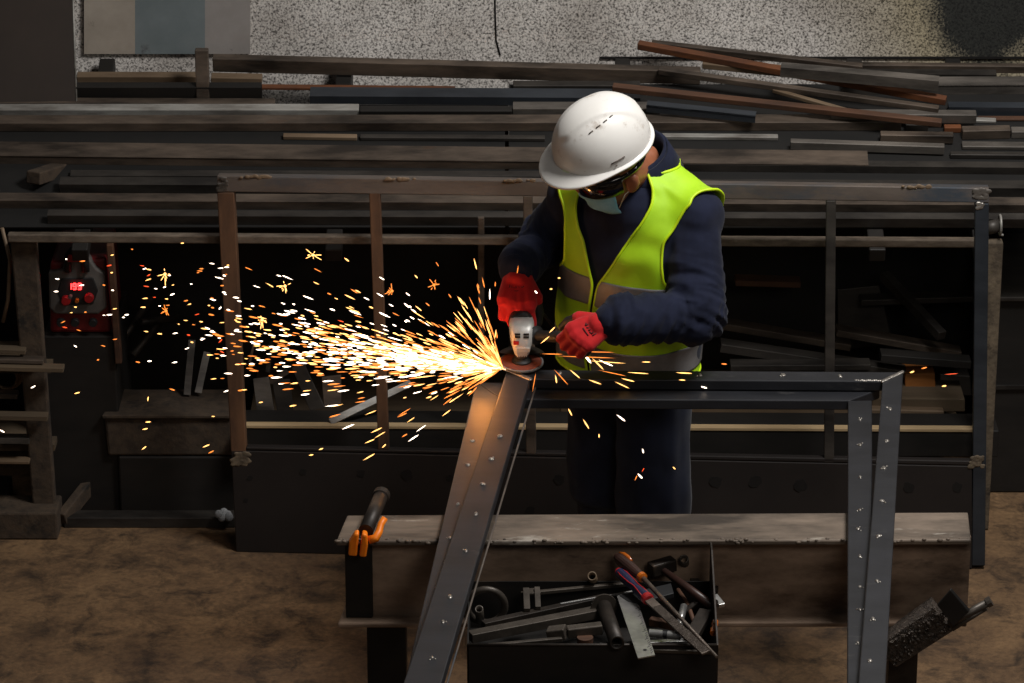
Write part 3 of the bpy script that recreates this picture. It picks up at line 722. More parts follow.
b = MB().tube(pts, [.011, .011, .0095, .009, .008], 12); obj('lever', b, 'orange_plastic', cl)

# ------------------------------------------------------------------ work frames (two, one lying on the other)
def nubs(pts, z, r=3.2):
    b = MB()
    for x, y in pts:
        c = pz(x, y, z); rr = r / s_at(c)
        b.ell(c, (rr * random.uniform(.6, 1), 0, 0), (0, rr * random.uniform(.9, 1.6), 0), (0, 0, .004), 9, 6)
        for k in range(2): b.ell(c + V((random.uniform(-.008, .008), random.uniform(-.012, .012), 0)), (rr * .4, 0, 0), (0, rr * .5, 0), (0, 0, .003), 7, 5)
    return b
ZU, TU = .92, .03
wf = thing('door_frame', 'upper welded rectangular steel frame being ground at its corner by the person', 'steel frame', pz(640, 560, ZU - TU))
def up(name, pts, z=ZU, t=TU, m='steel', root=None):
    return obj(name, MB().prism([pz(x, y, z) for x, y in pts], V((0, 0, -t))), m, root, .003)
up('top_rail', [(507, 369.5), (903, 372), (882.5, 381.3), (530, 379)], root=wf)
up('stile', [(507, 369.5), (530, 379), (419, 760), (378, 760)], root=wf)
up('inner_lip', [(534.5, 386), (536.5, 386), (425, 760), (423, 760)], ZU - .024, .006, 'steel_mid', wf)
up('stile', [(903, 372), (881, 760), (852, 760), (882.5, 381.3)], root=wf)
up('bottom_rail', [(384, 742), (853, 742), (852, 760), (378, 760)], root=wf)
obj('plug_weld', nubs([(890, 409), (887, 441), (884, 468), (882, 501), (879, 536), (877, 581), (873, 619), (870, 661), (500, 436), (491, 459), (482, 484), (476, 514), (466, 551), (450, 597), (443, 622), (432, 658), (700, 375), (840, 376), (783, 375), (560, 373.5)], ZU, 3.0), 'weld', wf)
b = MB()
for k in range(22):
    t = k / 21; x = 882.5 + 20 * t; y = 381.3 - 9.3 * t
    b.ell(pz(x, y, ZU), (.005, 0, 0), (0, .01, 0), (0, 0, .004), 8, 5)
for k in range(14):
    b.ell(pz(856 + k * 2.0, 381.3 + random.uniform(-.4, .4), ZU - .003), (.007, 0, 0), (0, .004, 0), (0, 0, .005), 8, 5)
for k in range(26):
    t = k / 25; b.ell(pz(507 + 23 * t, 369.5 + 9.5 * t, ZU), (.007, 0, 0), (0, .012, 0), (0, 0, .0035), 8, 5)
obj('weld_bead', b, 'weld', wf, label='bright corner weld beads')
ZL, TL = .887, .029
lf = thing('door_frame', 'lower rectangular steel frame lying under the other frame, shifted a little left', 'steel frame', pz(640, 560, ZL - TL))
up('top_rail', [(476, 382), (880, 389), (850, 400.5), (502, 399)], ZL, TL, 'steel', lf)
up('stile', [(476, 382), (502, 399), (422, 760), (386, 760)], ZL, TL, 'steel', lf)
up('stile', [(872, 400.2), (873, 760), (847, 760), (848, 400.5)], ZL, TL, 'steel', lf)
up('bottom_rail', [(392, 738), (846, 738), (847, 752), (388, 752)], ZL, TL, 'steel', lf)
obj('plug_weld', nubs([(860, 420), (860, 445), (860, 477), (860, 510), (858, 529), (860, 557), (860, 587), (860, 610), (858, 643), (473, 441), (468, 465), (458, 504), (450, 538), (445, 563), (438, 586), (430, 632)], ZL, 2.4), 'weld', lf)

# ------------------------------------------------------------------ tool box and tools
tb = thing('tool_box', 'open black steel tool box full of tools in front of the workbench', 'tool box', pz(590, 675, ZS))
YB = -.985
zr = py(600, 581, YB).z                       # rim height
fl_, fr_ = pz(467, 645, zr), pz(718, 655, zr) # front rim corners
fr_.y = fl_.y
YF = fl_.y
bl_, br_ = py(470, 585, YB), py(728, 585, YB)
T = .004
x0, x1 = fl_.x, fr_.x
b = MB().box(x0, x1, YF, YF + T, ZS, zr); obj('front_wall', b, 'black_steel', tb)
b = MB().box(x0, x1, YB - T, YB, ZS, zr); obj('back_wall', b, 'black_steel', tb)
b = MB().box(x0, x1, YF, YB, ZS, ZS + T); obj('bottom', b, 'black_steel', tb)
b = MB().box(x0, x0 + T, YF, YB, ZS, zr); obj('end_wall', b, 'black_steel', tb)
b = MB().prism([V((x1, YF, ZS)), V((x1, YB, ZS)), V((x1, YB, zr + .11)), V((x1, YB - .05, zr + .11)), V((x1, YF, zr))], V((T, 0, 0))); obj('end_wall', b, 'tool_dark', tb)
b = MB().tube([V((x0, YF, zr)), V((x1, YF, zr))], .004, 8); obj('rolled_rim', b, 'tool_dark', tb)
# tools: t3(x,y,dz) is a point dz above/below the rim level
def t3(x, y, dz=0): return pz(x, y, zr + dz)
GTL = 'tools in the tool box'
def tool(name, label, cat, parts, at):
    if len(parts) == 1:
        n, b, m, bev = parts[0]; return tag(obj(name, b, m, None, bev), label, cat, GTL)
    e = thing(name, label, cat, at, GTL)
    for n, b, m, bev in parts: obj(n, b, m, e, bev)
    return e
def flatpoly(pts, dz, t, b=None):
    return (b or MB()).prism([t3(x, y, dz) for x, y in pts], V((0, 0, -t)))
# filler layer of small scrap at the bottom: individual short bars
for i, (xa, ya, xb, yb, w, m, lab, dz) in enumerate([
    (470, 637, 603, 611, .030, 'tool_grey', 'long grey flat-sided bar lying lowest at the left in the tool box', -.02),
    (483, 625, 606, 598, .022, 'tool_dark', 'spatter-crusted dark bar behind the long grey bar', -.025),
    (488, 646, 562, 639, .012, 'tool_grey', 'thin pale strip near the front rim at the left', -.01),
    (640, 650, 712, 652, .012, 'tool_grey', 'steel rod lying along the front rim at the right', -.015),
    (600, 646, 702, 641, .016, 'silver', 'silver rod under the white socket extension', -.03),
    (521, 594, 628, 584, .012, 'tool_grey', 'long thin bar along the back of the tool box', -.005),
    (690, 580, 722, 576, .012, 'tool_grey', 'short bar end at the back right of the tool box', -.02),
    (560, 604, 640, 590, .006, 'silver', 'thin bright wire rod slanting behind the pipe piece', -.005),
    (655, 585, 718, 590, .02, 'tool_dark', 'dark square bar under the hammer', -.04)]):
    tool('steel_bar', lab, 'bar', [('bar', MB().bar(t3(xa, ya, dz), t3(xb, yb, dz), w, w * .8), m, .0015)], None)
# U bracket
b = MB(); b.bar(t3(526, 592, .0), t3(527, 613, -.02), .016, .03); b.bar(t3(537, 591, 0), t3(538, 611, -.02), .014, .03); b.bar(t3(526, 592, .003), t3(540, 591, .003), .03, .006)
tool('bracket', 'small pale U-shaped bracket at the left of the thin back bar', 'bracket', [('b', b, 'tool_grey', .001)], None)
# pipe ring (left)
c = t3(486, 606, -.02); b = MB()
b.tube([c + V((math.cos(t) * .048, -.008 * math.sin(t), math.sin(t) * .05)) for t in [2 * math.pi * k / 30 for k in range(30)]], .009, 12, closed=True)
tool('steel_ring', 'dark steel ring standing at the left end of the tool box', 'ring', [('b', b, 'tool_grey', 0)], None)
b = MB().pipe(t3(480, 620, -.05), t3(479, 609, .0), .011, .3); tool('socket', 'small socket standing inside the dark steel ring', 'socket', [('b', b, 'tool_grey', 0)], None)
b = MB().pipe(t3(594, 583, -.03), t3(592, 576, .035), .012, .25); tool('pipe_stub', 'short pale pipe stub standing up at the back of the tool box', 'pipe', [('b', b, 'steel_tan', 0)], None)
# flanged pipe
p0, p1 = t3(604, 606, -.005), t3(617, 643, .012)
dd = (p1 - p0).normalized()
tool('flanged_pipe', 'dark pipe with round flange pointing at the front rim', 'pipe', [('tube', MB().pipe(p0, p1, .019, .3, 18), 'tool_dark', 0), ('flange', MB().lathe([(.0, 0), (.033, 0), (.033, .006), (0, .006)], p0, dd, 24), 'tool_grey', 0)], p0)
# try square
tool('try_square', 'steel try square with ruled blade and dark stock lying over the front rim', 'square',
     [('blade', flatpoly([(617, 596), (622, 594), (639, 605), (655, 655), (638, 658)], .018, .003), 'silver', 0),
      ('stock', flatpoly([(619, 595), (671, 583), (674, 593), (637, 603), (628, 601)], .02, .014), 'rubber', .002),
      ('ruler_marks', (lambda B: [B.bar(t3(639.5 + 14 * k / 24, 607 + 46 * k / 24, .0186), t3(639.5 + 14 * k / 24 - (4 if k % 4 == 0 else 2), 608 + 46 * k / 24 + .8, .0186), .0009, .0006) for k in range(24)] and B)(MB()), 'rubber', 0),
      ('hole', MB().lathe([(0, 0), (.0045, 0), (.0045, .001), (0, .001)], t3(645, 650, .0181), (0, 0, 1), 12), 'rubber', 0)], t3(640, 630, .018))
# file with blue-red handle
fa, fb_, fc = t3(618, 571, .05), t3(649, 600, .045), t3(706, 653, .02)
ax = (fb_ - fa).normalized()
b = MB()
L = (fb_ - fa).length
prof = [(.0, 0), (.009, .002), (.0135, .012), (.0145, L * .3), (.012, L * .55), (.014, L * .8), (.0125, L * .97), (.0, L)]
b.lathe(prof, fa, ax, 16)
b2 = MB()
side = ax.cross(V((0, -.5, .85))).normalized(); upn = side.cross(ax).normalized()
for sgn in (-1, 1):
    b2.tube([fa + ax * (L * t) + side * sgn * w + upn * h for t, w, h in ((.06, .006, .0095), (.2, .0095, .0105), (.45, .0085, .0102), (.6, .006, .0115), (.78, .0085, .0108), (.9, .0095, .0085))], .0016, 8)
b2.lathe([(.0128, L * .9), (.0152, L * .915), (.0152, L * .985), (.011, L), (.0, L)], fa, ax, 16)
b2.lathe([(.0, -.001), (.0095, .0), (.0125, .008), (.0105, .009)], fa, ax, 16)
b3 = MB()
s2 = (fc - fb_).normalized(); sd = s2.cross(V((0, -.4, .9))).normalized(); un = sd.cross(s2)
b3.frame_box(fb_.lerp(fc, .5), s2 * (fc - fb_).length / 2, sd * .0115, un * .003)
b4 = MB()
for k in range(60):
    c = fb_.lerp(fc, .14 + .84 * k / 59) + un * .0033
    b4.bar(c - sd * .0112 + s2 * .003, c + sd * .0112 - s2 * .003, .0012, .0008, un)
tool('flat_file', 'flat file with blue and red handle lying on top of the tools', 'file', [('handle', b, 'blue_plastic', 0), ('red_grip', b2, 'red_plastic', 0), ('blade', b3, 'file_steel', .0008), ('teeth', b4, 'tool_dark', 0)], fa)
# round file, brown handle orange rings
ra, rb, rc = t3(616, 556, .07), t3(643, 578, .06), t3(717, 657, .015)
ax = (rb - ra).normalized(); L = (rb - ra).length
b = MB().lathe([(0, 0), (.010, .003), (.0155, .02), (.0165, L * .45), (.013, L * .8), (.011, L * .95), (0, L)], ra, ax, 16)
bo = MB().lathe([(.0112, L * .9), (.0132, L * .92), (.0128, L * 1.0), (.006, L * 1.02), (0, L * 1.02)], ra, ax, 16)
sd = ax.cross(V((0, -.4, .9))).normalized(); un = sd.cross(ax)
bo.tube([ra + ax * .004 - sd * .010 + un * .006, ra + ax * .02 - sd * .0135 + un * .009, ra + ax * .04 - sd * .013 + un * .011, ra + ax * .062 - sd * .010 + un * .012], [.004, .006, .006, .003], 8)
tool('round_file', 'thin round file with dark brown handle and orange rings beside the blue-handled file', 'file', [('handle', b, 'brown_plastic', 0), ('orange_ring', bo, 'amber', 0), ('rod', MB().tube([rb, rc], [.0065, .004], 10), 'file_steel', 0)], ra)
# hammer
ha, hb = t3(664, 571, .03), t3(714, 607, .0)
b = MB().bar(t3(650, 570, .03), t3(674, 563, .035), .034, .034)
tool('hammer', 'dark hammer with brown wooden handle at the back right of the tool box', 'hammer', [('head', b, 'tool_dark', .004), ('handle', MB().tube([ha, ha.lerp(hb, .5), hb], [.009, .011, .012], 12), 'brown_plastic', 0)], ha)
# socket extension
ea, eb = t3(649, 633, .01), t3(681, 636, .01)
ax = eb - ea; L = ax.length
tool('socket_extension', 'short silvery cylinder with black middle band right of the try square', 'socket', [('barrel', MB().lathe([(0, 0), (.0105, .001), (.0105, L * .42), (.0085, L * .43), (.0085, L * .57), (.0105, L * .58), (.0105, L - .001), (0, L)], ea, ax, 20), 'silver', 0), ('band', MB().lathe([(.0086, L * .44), (.0096, L * .45), (.0096, L * .56), (.0086, L * .57)], ea, ax, 20), 'rubber', 0)], ea)
b = MB().bar(t3(650, 621, -.01), t3(676, 626, -.01), .02, .02); tool('wooden_wedge', 'small red-brown wedge behind the silvery cylinder', 'wedge', [('b', b, 'rust_dark', .002)], None)
b = MB().pipe(t3(679, 626, 0), t3(684, 606, .02), .009, .3); tool('socket', 'small bright socket right of the flat file blade', 'socket', [('b', b, 'silver', 0)], None)
b = MB().box(0, 0, 0, 0, 0, 0); b = MB(); b.bar(t3(548, 634, -.01), t3(566, 632, .0), .035, .03); b.bar(t3(567, 632, -.005), t3(602, 628, -.0), .028, .026)
b2 = MB().lathe([(0, 0), (.02, 0), (.02, .03), (0, .03)], t3(585, 648, -.04), (0, 0, 1), 20)
tool('pipe_cutter', 'grey clamp-like metal tool behind the front rim', 'tool', [('body', b, 'tool_grey', .003), ('wheel', b2, 'rust_dark', 0)], t3(575, 640, -.04))
b = MB().lathe([(0, 0), (.008, .002), (.009, .02), (.006, .03), (.0085, .04), (.008, .055), (0, .058)], t3(713, 634, -.01), t3(716, 618, .0) - t3(713, 634, -.01), 14); tool('screwdriver_handle', 'amber screwdriver handle at the right end of the tool box', 'screwdriver', [('b', b, 'amber', 0)], None)
b = MB(); b.tube([t3(685, 612, -.02), t3(700, 600, -.01), t3(716, 603, 0)], .009, 10); tool('grip_handle', 'curved dark handle between hammer and amber handle', 'tool', [('b', b, 'tool_dark', 0)], None)
b = MB().bar(t3(714, 596, 0), t3(722, 606, -.01), .018, .012); tool('steel_nut', 'small bright steel block at the end of the hammer handle', 'block', [('b', b, 'silver', .002)], None)
b = MB().bar(t3(690, 640, -.02), t3(706, 612, -.01), .035, .02); tool('pliers', 'dark worn pliers lying under the thin file rod', 'pliers', [('jaw', b, 'tool_dark', .003), ('handle', MB().tube([t3(696, 628, -.02), t3(688, 605, -.02), t3(678, 590, -.02)], .006, 8), 'rust_dark', 0)], t3(700, 625, -.02))
b = MB().pipe(t3(686, 570, -.02), t3(684, 559, .05), .012, .25); tool('pipe_stub', 'short dark pipe stub standing behind the hammer', 'pipe', [('b', b, 'tool_grey', 0)], None)

# ================================================================== THE PERSON
YAW = math.radians(43)
BF = V((-math.sin(YAW), -math.cos(YAW), 0)); BL = V((math.cos(YAW), -math.sin(YAW), 0))   # facing, own left
LS, RS = py(692, 217, .09), py(578, 197, .30)
LE, LW = py(698, 316, -.04), py(612, 320, -.12)
RE, RW = py(544, 243, .40), py(518, 268, .20)
PEL = V((.325, .27, .93)); CH = V((.345, .20, 1.22)); NB = py(640, 164, .19)
LH, RH = PEL + BL * .095 + V((0, 0, -.03)), PEL - BL * .095 + V((0, 0, -.03))
LK, RK = V((.398, .20, .50)), V((.262, .36, .50))
LA, RA = V((.415, .24, .09)), V((.27, .42, .09))
HC = py(611, 163, .05)                     # head centre
hf = V((-.87, -.36, -.335)).normalized()
hl0 = V((-hf.y, hf.x, 0)); hl0 = (hl0 - hf * hl0.dot(hf)).normalized()
hu0 = hf.cross(hl0).normalized()
if hu0.z < 0: hu0 = -hu0
RO = math.radians(15)
hu = (hu0 * math.cos(RO) + hl0 * math.sin(RO)).normalized(); hl = (hl0 * math.cos(RO) - hu0 * math.sin(RO)).normalized()
def H(f, l, u): return HC + hf * f + hl * l + hu * u
person = thing('person', 'person in white hard hat, yellow-green safety vest and red gloves grinding the steel frame', 'person', V((.33, .32, 0)))

def hand(B, w, d, n, s, g=1.0, curls=((55, 70, 45),) * 4, rr=1.0, thumb=(35, 30), spread=.0, fl=1.0):
    """adds palm, four fingers and thumb; d along the metacarpals, n out of the palm, s towards the thumb; rr scales radii"""
    d = d.normalized(); n = (n - d * n.dot(d)).normalized(); s = (s - d * s.dot(d) - n * s.dot(n)).normalized()
    info = []
    offs = (.030, .010, -.010, -.029); lens = ((.044, .027, .022), (.048, .030, .023), (.045, .028, .022), (.036, .022, .020)); mc = (.088, .090, .085, .077)
    for i in range(4):
        k = w + d * mc[i] * g + s * offs[i] * g
        B.cap(w + s * offs[i] * .55 * g + d * .012, k, .017 * rr * g, .0135 * rr * g)
        a = 0; p = k
        dd = (d + s * spread * (1.5 - i)).normalized()
        chain = [p]
        for j in range(3):
            a += math.radians(curls[i][j]); v = dd * math.cos(a) + n * math.sin(a)
            q = p + v * lens[i][j] * g * fl
            B.cap(p, q, (.0108, .0098, .0088)[j] * rr * g, (.0098, .0088, .0078)[j] * rr * g); p = q; chain.append(p)
        info.append(chain)
    t0 = w + d * .022 * g + s * .022 * g + n * .006
    a = math.radians(thumb[0]); v = (d * math.cos(a) * .8 + s * math.sin(a) + n * .35).normalized()
    t1 = t0 + v * .046 * g; B.cap(t0, t1, .0165 * rr * g, .0125 * rr * g)
    v2 = (v + n * math.tan(math.radians(thumb[1])) - s * .25).normalized(); t2 = t1 + v2 * .034 * g; B.cap(t1, t2, .0118 * rr * g, .0105 * rr * g)
    v3 = (v2 + n * .35 - s * .3 + d * .2).normalized(); t3_ = t2 + v3 * .027 * g; B.cap(t2, t3_, .0105 * rr * g, .009 * rr * g)
    info.append([t0, t1, t2, t3_])
    return info
# grinder placement first (hands close on it)
DC = py(521.5, 361.5, .03)                 # disc centre
SPIN = V((.02, -.10, 1)).normalized()      # spindle axis (up)
GAX = V((-.03, .93, .34)).normalized()     # machine axis from head to tail
GH = DC + SPIN * .058                      # gear head centre
# right hand: on top of the body behind the head
RHW = RW + V((0, -.012, -.012))
rd = V((-.04, -.78, -.62)); rn = V((.05, .55, -.83)); rs_ = V((1, 0, 0))
RHK = dict(w=RHW, d=rd, n=rn, s=rs_, curls=((48, 58, 35), (50, 62, 40), (52, 64, 40), (50, 60, 40)), thumb=(25, 40), spread=.12, g=1.2)
# left hand: over the side handle
ld = V((-.80, -.38, -.36)); ln = V((-.35, .55, -.76)); ls_ = V((-.45, .70, .5))
LHK = dict(w=LW + V((-.016, -.004, -.003)), d=ld, n=ln, s=ls_, curls=((52, 60, 35), (56, 66, 40), (58, 66, 40), (56, 60, 40)), thumb=(40, 30), spread=.06, g=1.08)

# body: one continuous surface
B = MB()
B.cap(LH, LK, .082, .055); B.cap(RH, RK, .082, .055); B.cap(LK, LA, .054, .036); B.cap(RK, RA, .054, .036)
for A in (LA, RA):
    fdir = (BF + V((0, 0, -.28))).normalized(); B.cap(A + V((0, 0, -.035)) - BF * .03, A + BF * .13 + V((0, 0, -.055)), .036, .028)
B.cap(PEL - BL * .06, PEL + BL * .06, .125, .125); B.cap(PEL, CH, .12, .11); B.cap(CH - BL * .06, CH + BL * .06, .11, .11)
B.cap(CH, NB, .085, .055); B.cap(LS - V((0, 0, .03)), NB - V((0, 0, .05)), .045, .045); B.cap(RS - V((0, 0, .03)), NB - V((0, 0, .05)), .045, .045)
B.cap(LS, LE, .055, .042); B.cap(RS, RE, .055, .042); B.cap(LE, LW, .042, .028); B.cap(RE, RW, .042, .028)
B.cap(NB - V((0, 0, .01)), H(-.03, 0, -.05), .058, .056)
B.ell(H(.0, 0, .035), hf * .092, hl * .077, hu * .092, 22, 16)
B.ell(H(.022, 0, -.045), hf * .070, hl * .064, hu * .088, 20, 14)
B.cap(H(.054, .022, -.106), H(.054, -.022, -.106), .024, .024)            # chin
B.cap(H(.088, 0, .0), H(.104, 0, -.032), .009, .014)                     # nose
B.cap(H(.080, .012, -.062), H(.080, -.012, -.062), .009, .009)           # mouth
for sg in (-1, 1):
    B.ell(H(.082, sg * .03, .004), hf * .011, hl * .013, hu * .011, 12, 8)   # eyes at half height
    B.ell(H(-.018, sg * .081, -.030), hf * .021 - hl * sg * .007, hl * .010, hu * .033 - hf * .006, 14, 10)  # ears
    B.ell(H(-.024, sg * .088, -.020), hf * .012, hl * .006, hu * .018, 10, 8)
    B.cap(H(.03, sg * .055, -.02), H(.055, sg * .04, -.03), .02, .018)
for K in (RHK, LHK): hand(B, rr=.86, **K)
B.cap(LW, LHK['w'], .026, .024); B.cap(RW, RHK['w'], .026, .024)
body = link_mesh(remesh(B, .0055, 3), 'body', 'skin', person)

# trousers
def wr(co, n, amp, sx, sz, seed=0):
    q = V((co.x * sx + seed, co.y * sx, co.z * sz))
    a = noise.noise(q); return amp * (1 - 2 * abs(a)) * .6 + amp * .5 * noise.noise(q * 2.3)
B = MB()
B.cap(LH, LK + V((0, 0, -.1)), .106, .078, 18); B.cap(LK, LA + V((0, 0, .02)), .082, .074, 18)
B.cap(RH, RK + V((0, 0, -.1)), .106, .078, 18); B.cap(RK, RA + V((0, 0, .02)), .082, .074, 18)
B.cap(PEL - BL * .065, PEL + BL * .065, .14, .14); B.cap(PEL, PEL + V((0, 0, .1)), .15, .15)
me = remesh(B, .008, 8, disp=lambda c, n: wr(c, n, .011, 9, 5))
tr = link_mesh(me, 'trousers', 'navy_trousers', person)
b = MB()
for sgn, hp_, kn_, an_ in ((1, LH, LK, LA),):
    o_ = (BL * .1 + BF * .02)
    b.tube([hp_ + o_ * 1.04, hp_.lerp(kn_, .5) + o_ * .9, kn_ + o_ * .76, kn_.lerp(an_, .6) + o_ * .72], .003, 6)
obj('side_seam', b, 'navy', tr)
B = MB()
for A in (LA, RA):
    B.cap(A + V((0, 0, .05)), A + V((0, 0, -.03)), .052, .05); B.cap(A + V((0, 0, -.045)) - BF * .035, A + BF * .15 + V((0, 0, -.048)), .045, .04)
for A in (LA, RA):
    Bq = MB(); Bq.cap(A + V((0, 0, .05)), A + V((0, 0, -.03)), .052, .05); Bq.cap(A + V((0, 0, -.04)) - BF * .035, A + BF * .15 + V((0, 0, -.045)), .045, .04)
    me = remesh(Bq, .008, 2)
    for v in me.vertices:
        if v.co.z < .002: v.co.z = .002
    link_mesh(me, 'boot', 'rubber', person)

# torso as a loft: rings (centre, half width, half depth)
TR = [(PEL + V((0, .0, -.075)), .198, .152), (PEL + V((0, -.0, .0)), .2, .155), (PEL.lerp(CH, .35), .202, .158), (PEL.lerp(CH, .7), .207, .155), (CH, .212, .150),
      (CH.lerp(NB, .3), .218, .138), (CH.lerp(NB, .55), .208, .120), (CH.lerp(NB, .75), .172, .100), (CH.lerp(NB, .92), .115, .085), (NB + V((-.005, -.005, .015)), .080, .078)]
def cr_(p0, p1, p2, p3, t): return (2 * p1 + (p2 - p0) * t + (2 * p0 - 5 * p1 + 4 * p2 - p3) * t * t + (3 * p1 - p0 - 3 * p2 + p3) * t ** 3) * .5
def ring_at(v):
    x = max(0, min(1, v)) * (len(TR) - 1); i = min(int(x), len(TR) - 2); t = x - i
    g = lambda k: TR[max(0, min(len(TR) - 1, k))]
    return tuple(cr_(g(i - 1)[j], g(i)[j], g(i + 1)[j], g(i + 2)[j], t) for j in range(3))
SHF = (LS - RS).normalized()
def torso(th, v, off=0):
    """th=0 front, +90 own left; off pushes outward"""
    c, w, dp = ring_at(v)
    k = max(0, min(1, (v - .35) / .3)); axl = (BL * (1 - k) + SHF * k).normalized()
    cs, sn = math.cos(th), math.sin(th); e = .82
    sx = math.copysign(abs(sn) ** e, sn); cx = math.copysign(abs(cs) ** e, cs)
    slope = V((0, 0, 0))
    p = c + axl * (w + off) * sx + BF * (dp + off) * cx
    if v > .55: p += V((0, 0, -1)) * abs(sx) ** 2 * .030 * min(1, (v - .55) / .2) * min(1, (1.02 - v) / .12)
    # belly and chest drape
    p += BF * .012 * math.exp(-((v - .2) / .15) ** 2) * max(0, cs)
    return p
def torso_closed(off, nv=60, nu=72):
    vs = []; fs = []
    for i in range(nv + 1):
        for k in range(nu): vs.append(torso(2 * math.pi * k / nu, i / nv, off))
    for i in range(nv):
        for k in range(nu): fs.append((i * nu + k, i * nu + (k + 1) % nu, (i + 1) * nu + (k + 1) % nu, (i + 1) * nu + k))
    fs.append(tuple(range(nu))[::-1]); fs.append(tuple(nv * nu + k for k in range(nu)))
    return vs, fs
def core_fill(B):
    back = V((.02, .035, -.035))
    B.cap(NB + V((.01, .01, -.055)), LS + V((-.01, .02, -.005)), .085, .082); B.cap(NB + V((.0, .02, -.06)), RS + V((0, .0, -.01)), .085, .075)
    B.cap(NB + V((0, .03, -.07)), CH + V((0, .03, 0)), .10, .12)
    B.ell(NB.lerp(CH, .5) + BF * .02, BL * .15, BF * .125, V((0, 0, .13)))
B = MB(); vs, fs = torso_closed(0)
B.add(vs, fs)
B.cap(LS, LE, .080, .070); B.cap(LE, LW, .070, .046); B.cap(LS - SHF * .05, LS, .078, .082); core_fill(B)
B.cap(RS, RE, .076, .062); B.cap(RE, RW, .060, .046); B.cap(RS + SHF * .05, RS, .075, .08)
B.sph(LE + V((.0, .0, -.002)), .073)
def seg_near(c, a, b):
    ab = b - a; t = max(0, min(1, (c - a).dot(ab) / ab.length_squared)); return (c - (a + ab * t)).length, t
def jacket_disp(c, n):
    d = 0
    for a, b, sd in ((LS, LE, 1), (LE, LW, 2), (RS, RE, 3), (RE, RW, 4)):
        r, t = seg_near(c, a, b)
        if r < .12:
            w = max(0, 1 - max(0, r - .07) / .05)
            ax = (b - a).normalized(); u = (c - a).dot(ax)
            side = (c - a) - ax * u
            ph = noise.noise(V((side.x * 9 + sd * 7, side.y * 9, side.z * 9))) * 2.2
            q = V((u * 24 + side.z * 9 - side.x * 7, side.x * 6 + sd * 5, side.z * 6 + side.y * 5))
            f = 1 - 2.6 * abs(noise.noise(q)); f2 = 1 - 2.4 * abs(noise.noise(q * 2.1 + V((3, 1, 7))))
            near = math.exp(-(((c - LE).length) / .13) ** 2) + math.exp(-(((c - RE).length) / .13) ** 2)
            amp = .0070 + .0075 * min(1, near) + (.0025 if sd in (2, 4) else 0)
            d += w * amp * (f * .7 + f2 * .35 - .25)
    d += .004 * noise.noise(c * 14)
    d *= min(1, max(.1, (min((c - LS).length, (c - RS).length) - .07) / .12))
    return max(-.016, min(.016, d))
me = remesh(B, .0065, 5, disp=jacket_disp)
jk = link_mesh(me, 'jacket', 'navy', person)
# collar: standing band around the neck, open at the throat, turned-down outer fall
def collar(r0, r1, h0, h1, lift, nu=48):
    b = MB(); vs = []; fs = []
    na = (H(-.03, 0, -.05) - NB).normalized(); na = (na * .45 + V((0, .1, .9))).normalized()
    fw = (BF - na * BF.dot(na)).normalized(); lf_ = na.cross(fw)
    if lf_.dot(BL) < 0: lf_ = -lf_
    for i in range(nu + 1):
        t = math.radians(26) + math.radians(308) * i / nu
        back = .5 - .5 * math.cos(t)
        dirv = fw * math.cos(t) + lf_ * math.sin(t)
        c = NB + V((-.004, -.004, -.006)) - fw * .002
        for r, h in ((r0, h0), (r1, h1 + lift * back), (r1 + .007, h1 + lift * back), (r0 + .011, h0)):
            vs.append(c + dirv * r + na * h)
    for i in range(nu):
        for k in range(4): fs.append((i * 4 + k, i * 4 + (k + 1) % 4, (i + 1) * 4 + (k + 1) % 4, (i + 1) * 4 + k))
    fs.append((0, 1, 2, 3)); fs.append((nu * 4 + 3, nu * 4 + 2, nu * 4 + 1, nu * 4))
    return b.add(vs, fs, True)
obj('collar', collar(.074, .078, -.012, .04, .03), 'navy', jk)
obj('collar_fall', collar(.112, .086, -.03, .034, .026), 'navy', jk)
# cuffs
for E_, W_ in ((LE, LW), (RE, RW)):
    ax = (W_ - E_).normalized(); L = (W_ - E_).length
    b = MB().lathe([(.046, L - .045), (.0485, L - .043), (.0475, L + .02), (.044, L + .022), (.038, L + .01)], E_, ax, 28); obj('cuff', b, 'navy', jk)

# vest: shell draped on the trunk with V opening and arm holes
Bc = MB(); vs, fs = torso_closed(0); Bc.add(vs, fs); core_fill(Bc)
Bc.cap(LS - SHF * .05, LS + SHF * .01, .078, .082); Bc.cap(RS + SHF * .05, RS - SHF * .01, .075, .078)
core = remesh(Bc, .008, 14)
from mathutils.bvhtree import BVHTree
CB = BVHTree.FromPolygons([v.co.copy() for v in core.vertices], [tuple(p.vertices) for p in core.polygons]); bpy.data.meshes.remove(core)
def drape(th, v, off):
    c, w, dp = ring_at(v); p = torso(th, v, 0)
    o = p - c; o.z = 0; o.normalize()
    if v > .55: o = (o + V((0, 0, 1)) * min(1.3, (v - .55) / .3)).normalized()
    st_ = p + o * .16; hit = CB.ray_cast(st_, -o, .3)
    if hit[0] is None: return p + o * off
    q = hit[0]
    if (q - p).dot(o) < 0: q = p
    return q + o * off
def vest_keep(th, v, p=None):
    a = (math.degrees(th) + 180) % 360 - 180
    if v > .945: return False
    vo = 1.0 if v < .34 else 1.0 + min(1, (v - .34) / .6) * 44 + max(0, v - .965) * 900      # V neck half opening
    if abs(a) < vo: return False
    if p is not None:
        ax = LS.lerp(RS, .5); lat = (p - ax).dot(SHF); z0 = 1.13
        if p.z > z0:
            hw = (LS - RS).length / 2
            t = min(1, (p.z - z0) / .05)
            lim = hw + .06 - (.085 * math.sqrt(t)) + .05 * max(0, min(1, (p.z - 1.30) / .10))
            lim += .035 * max(0, min(1, (-(p - ax).dot(BF) + .01) / .06))
            if abs(lat) > lim: return False
    return True
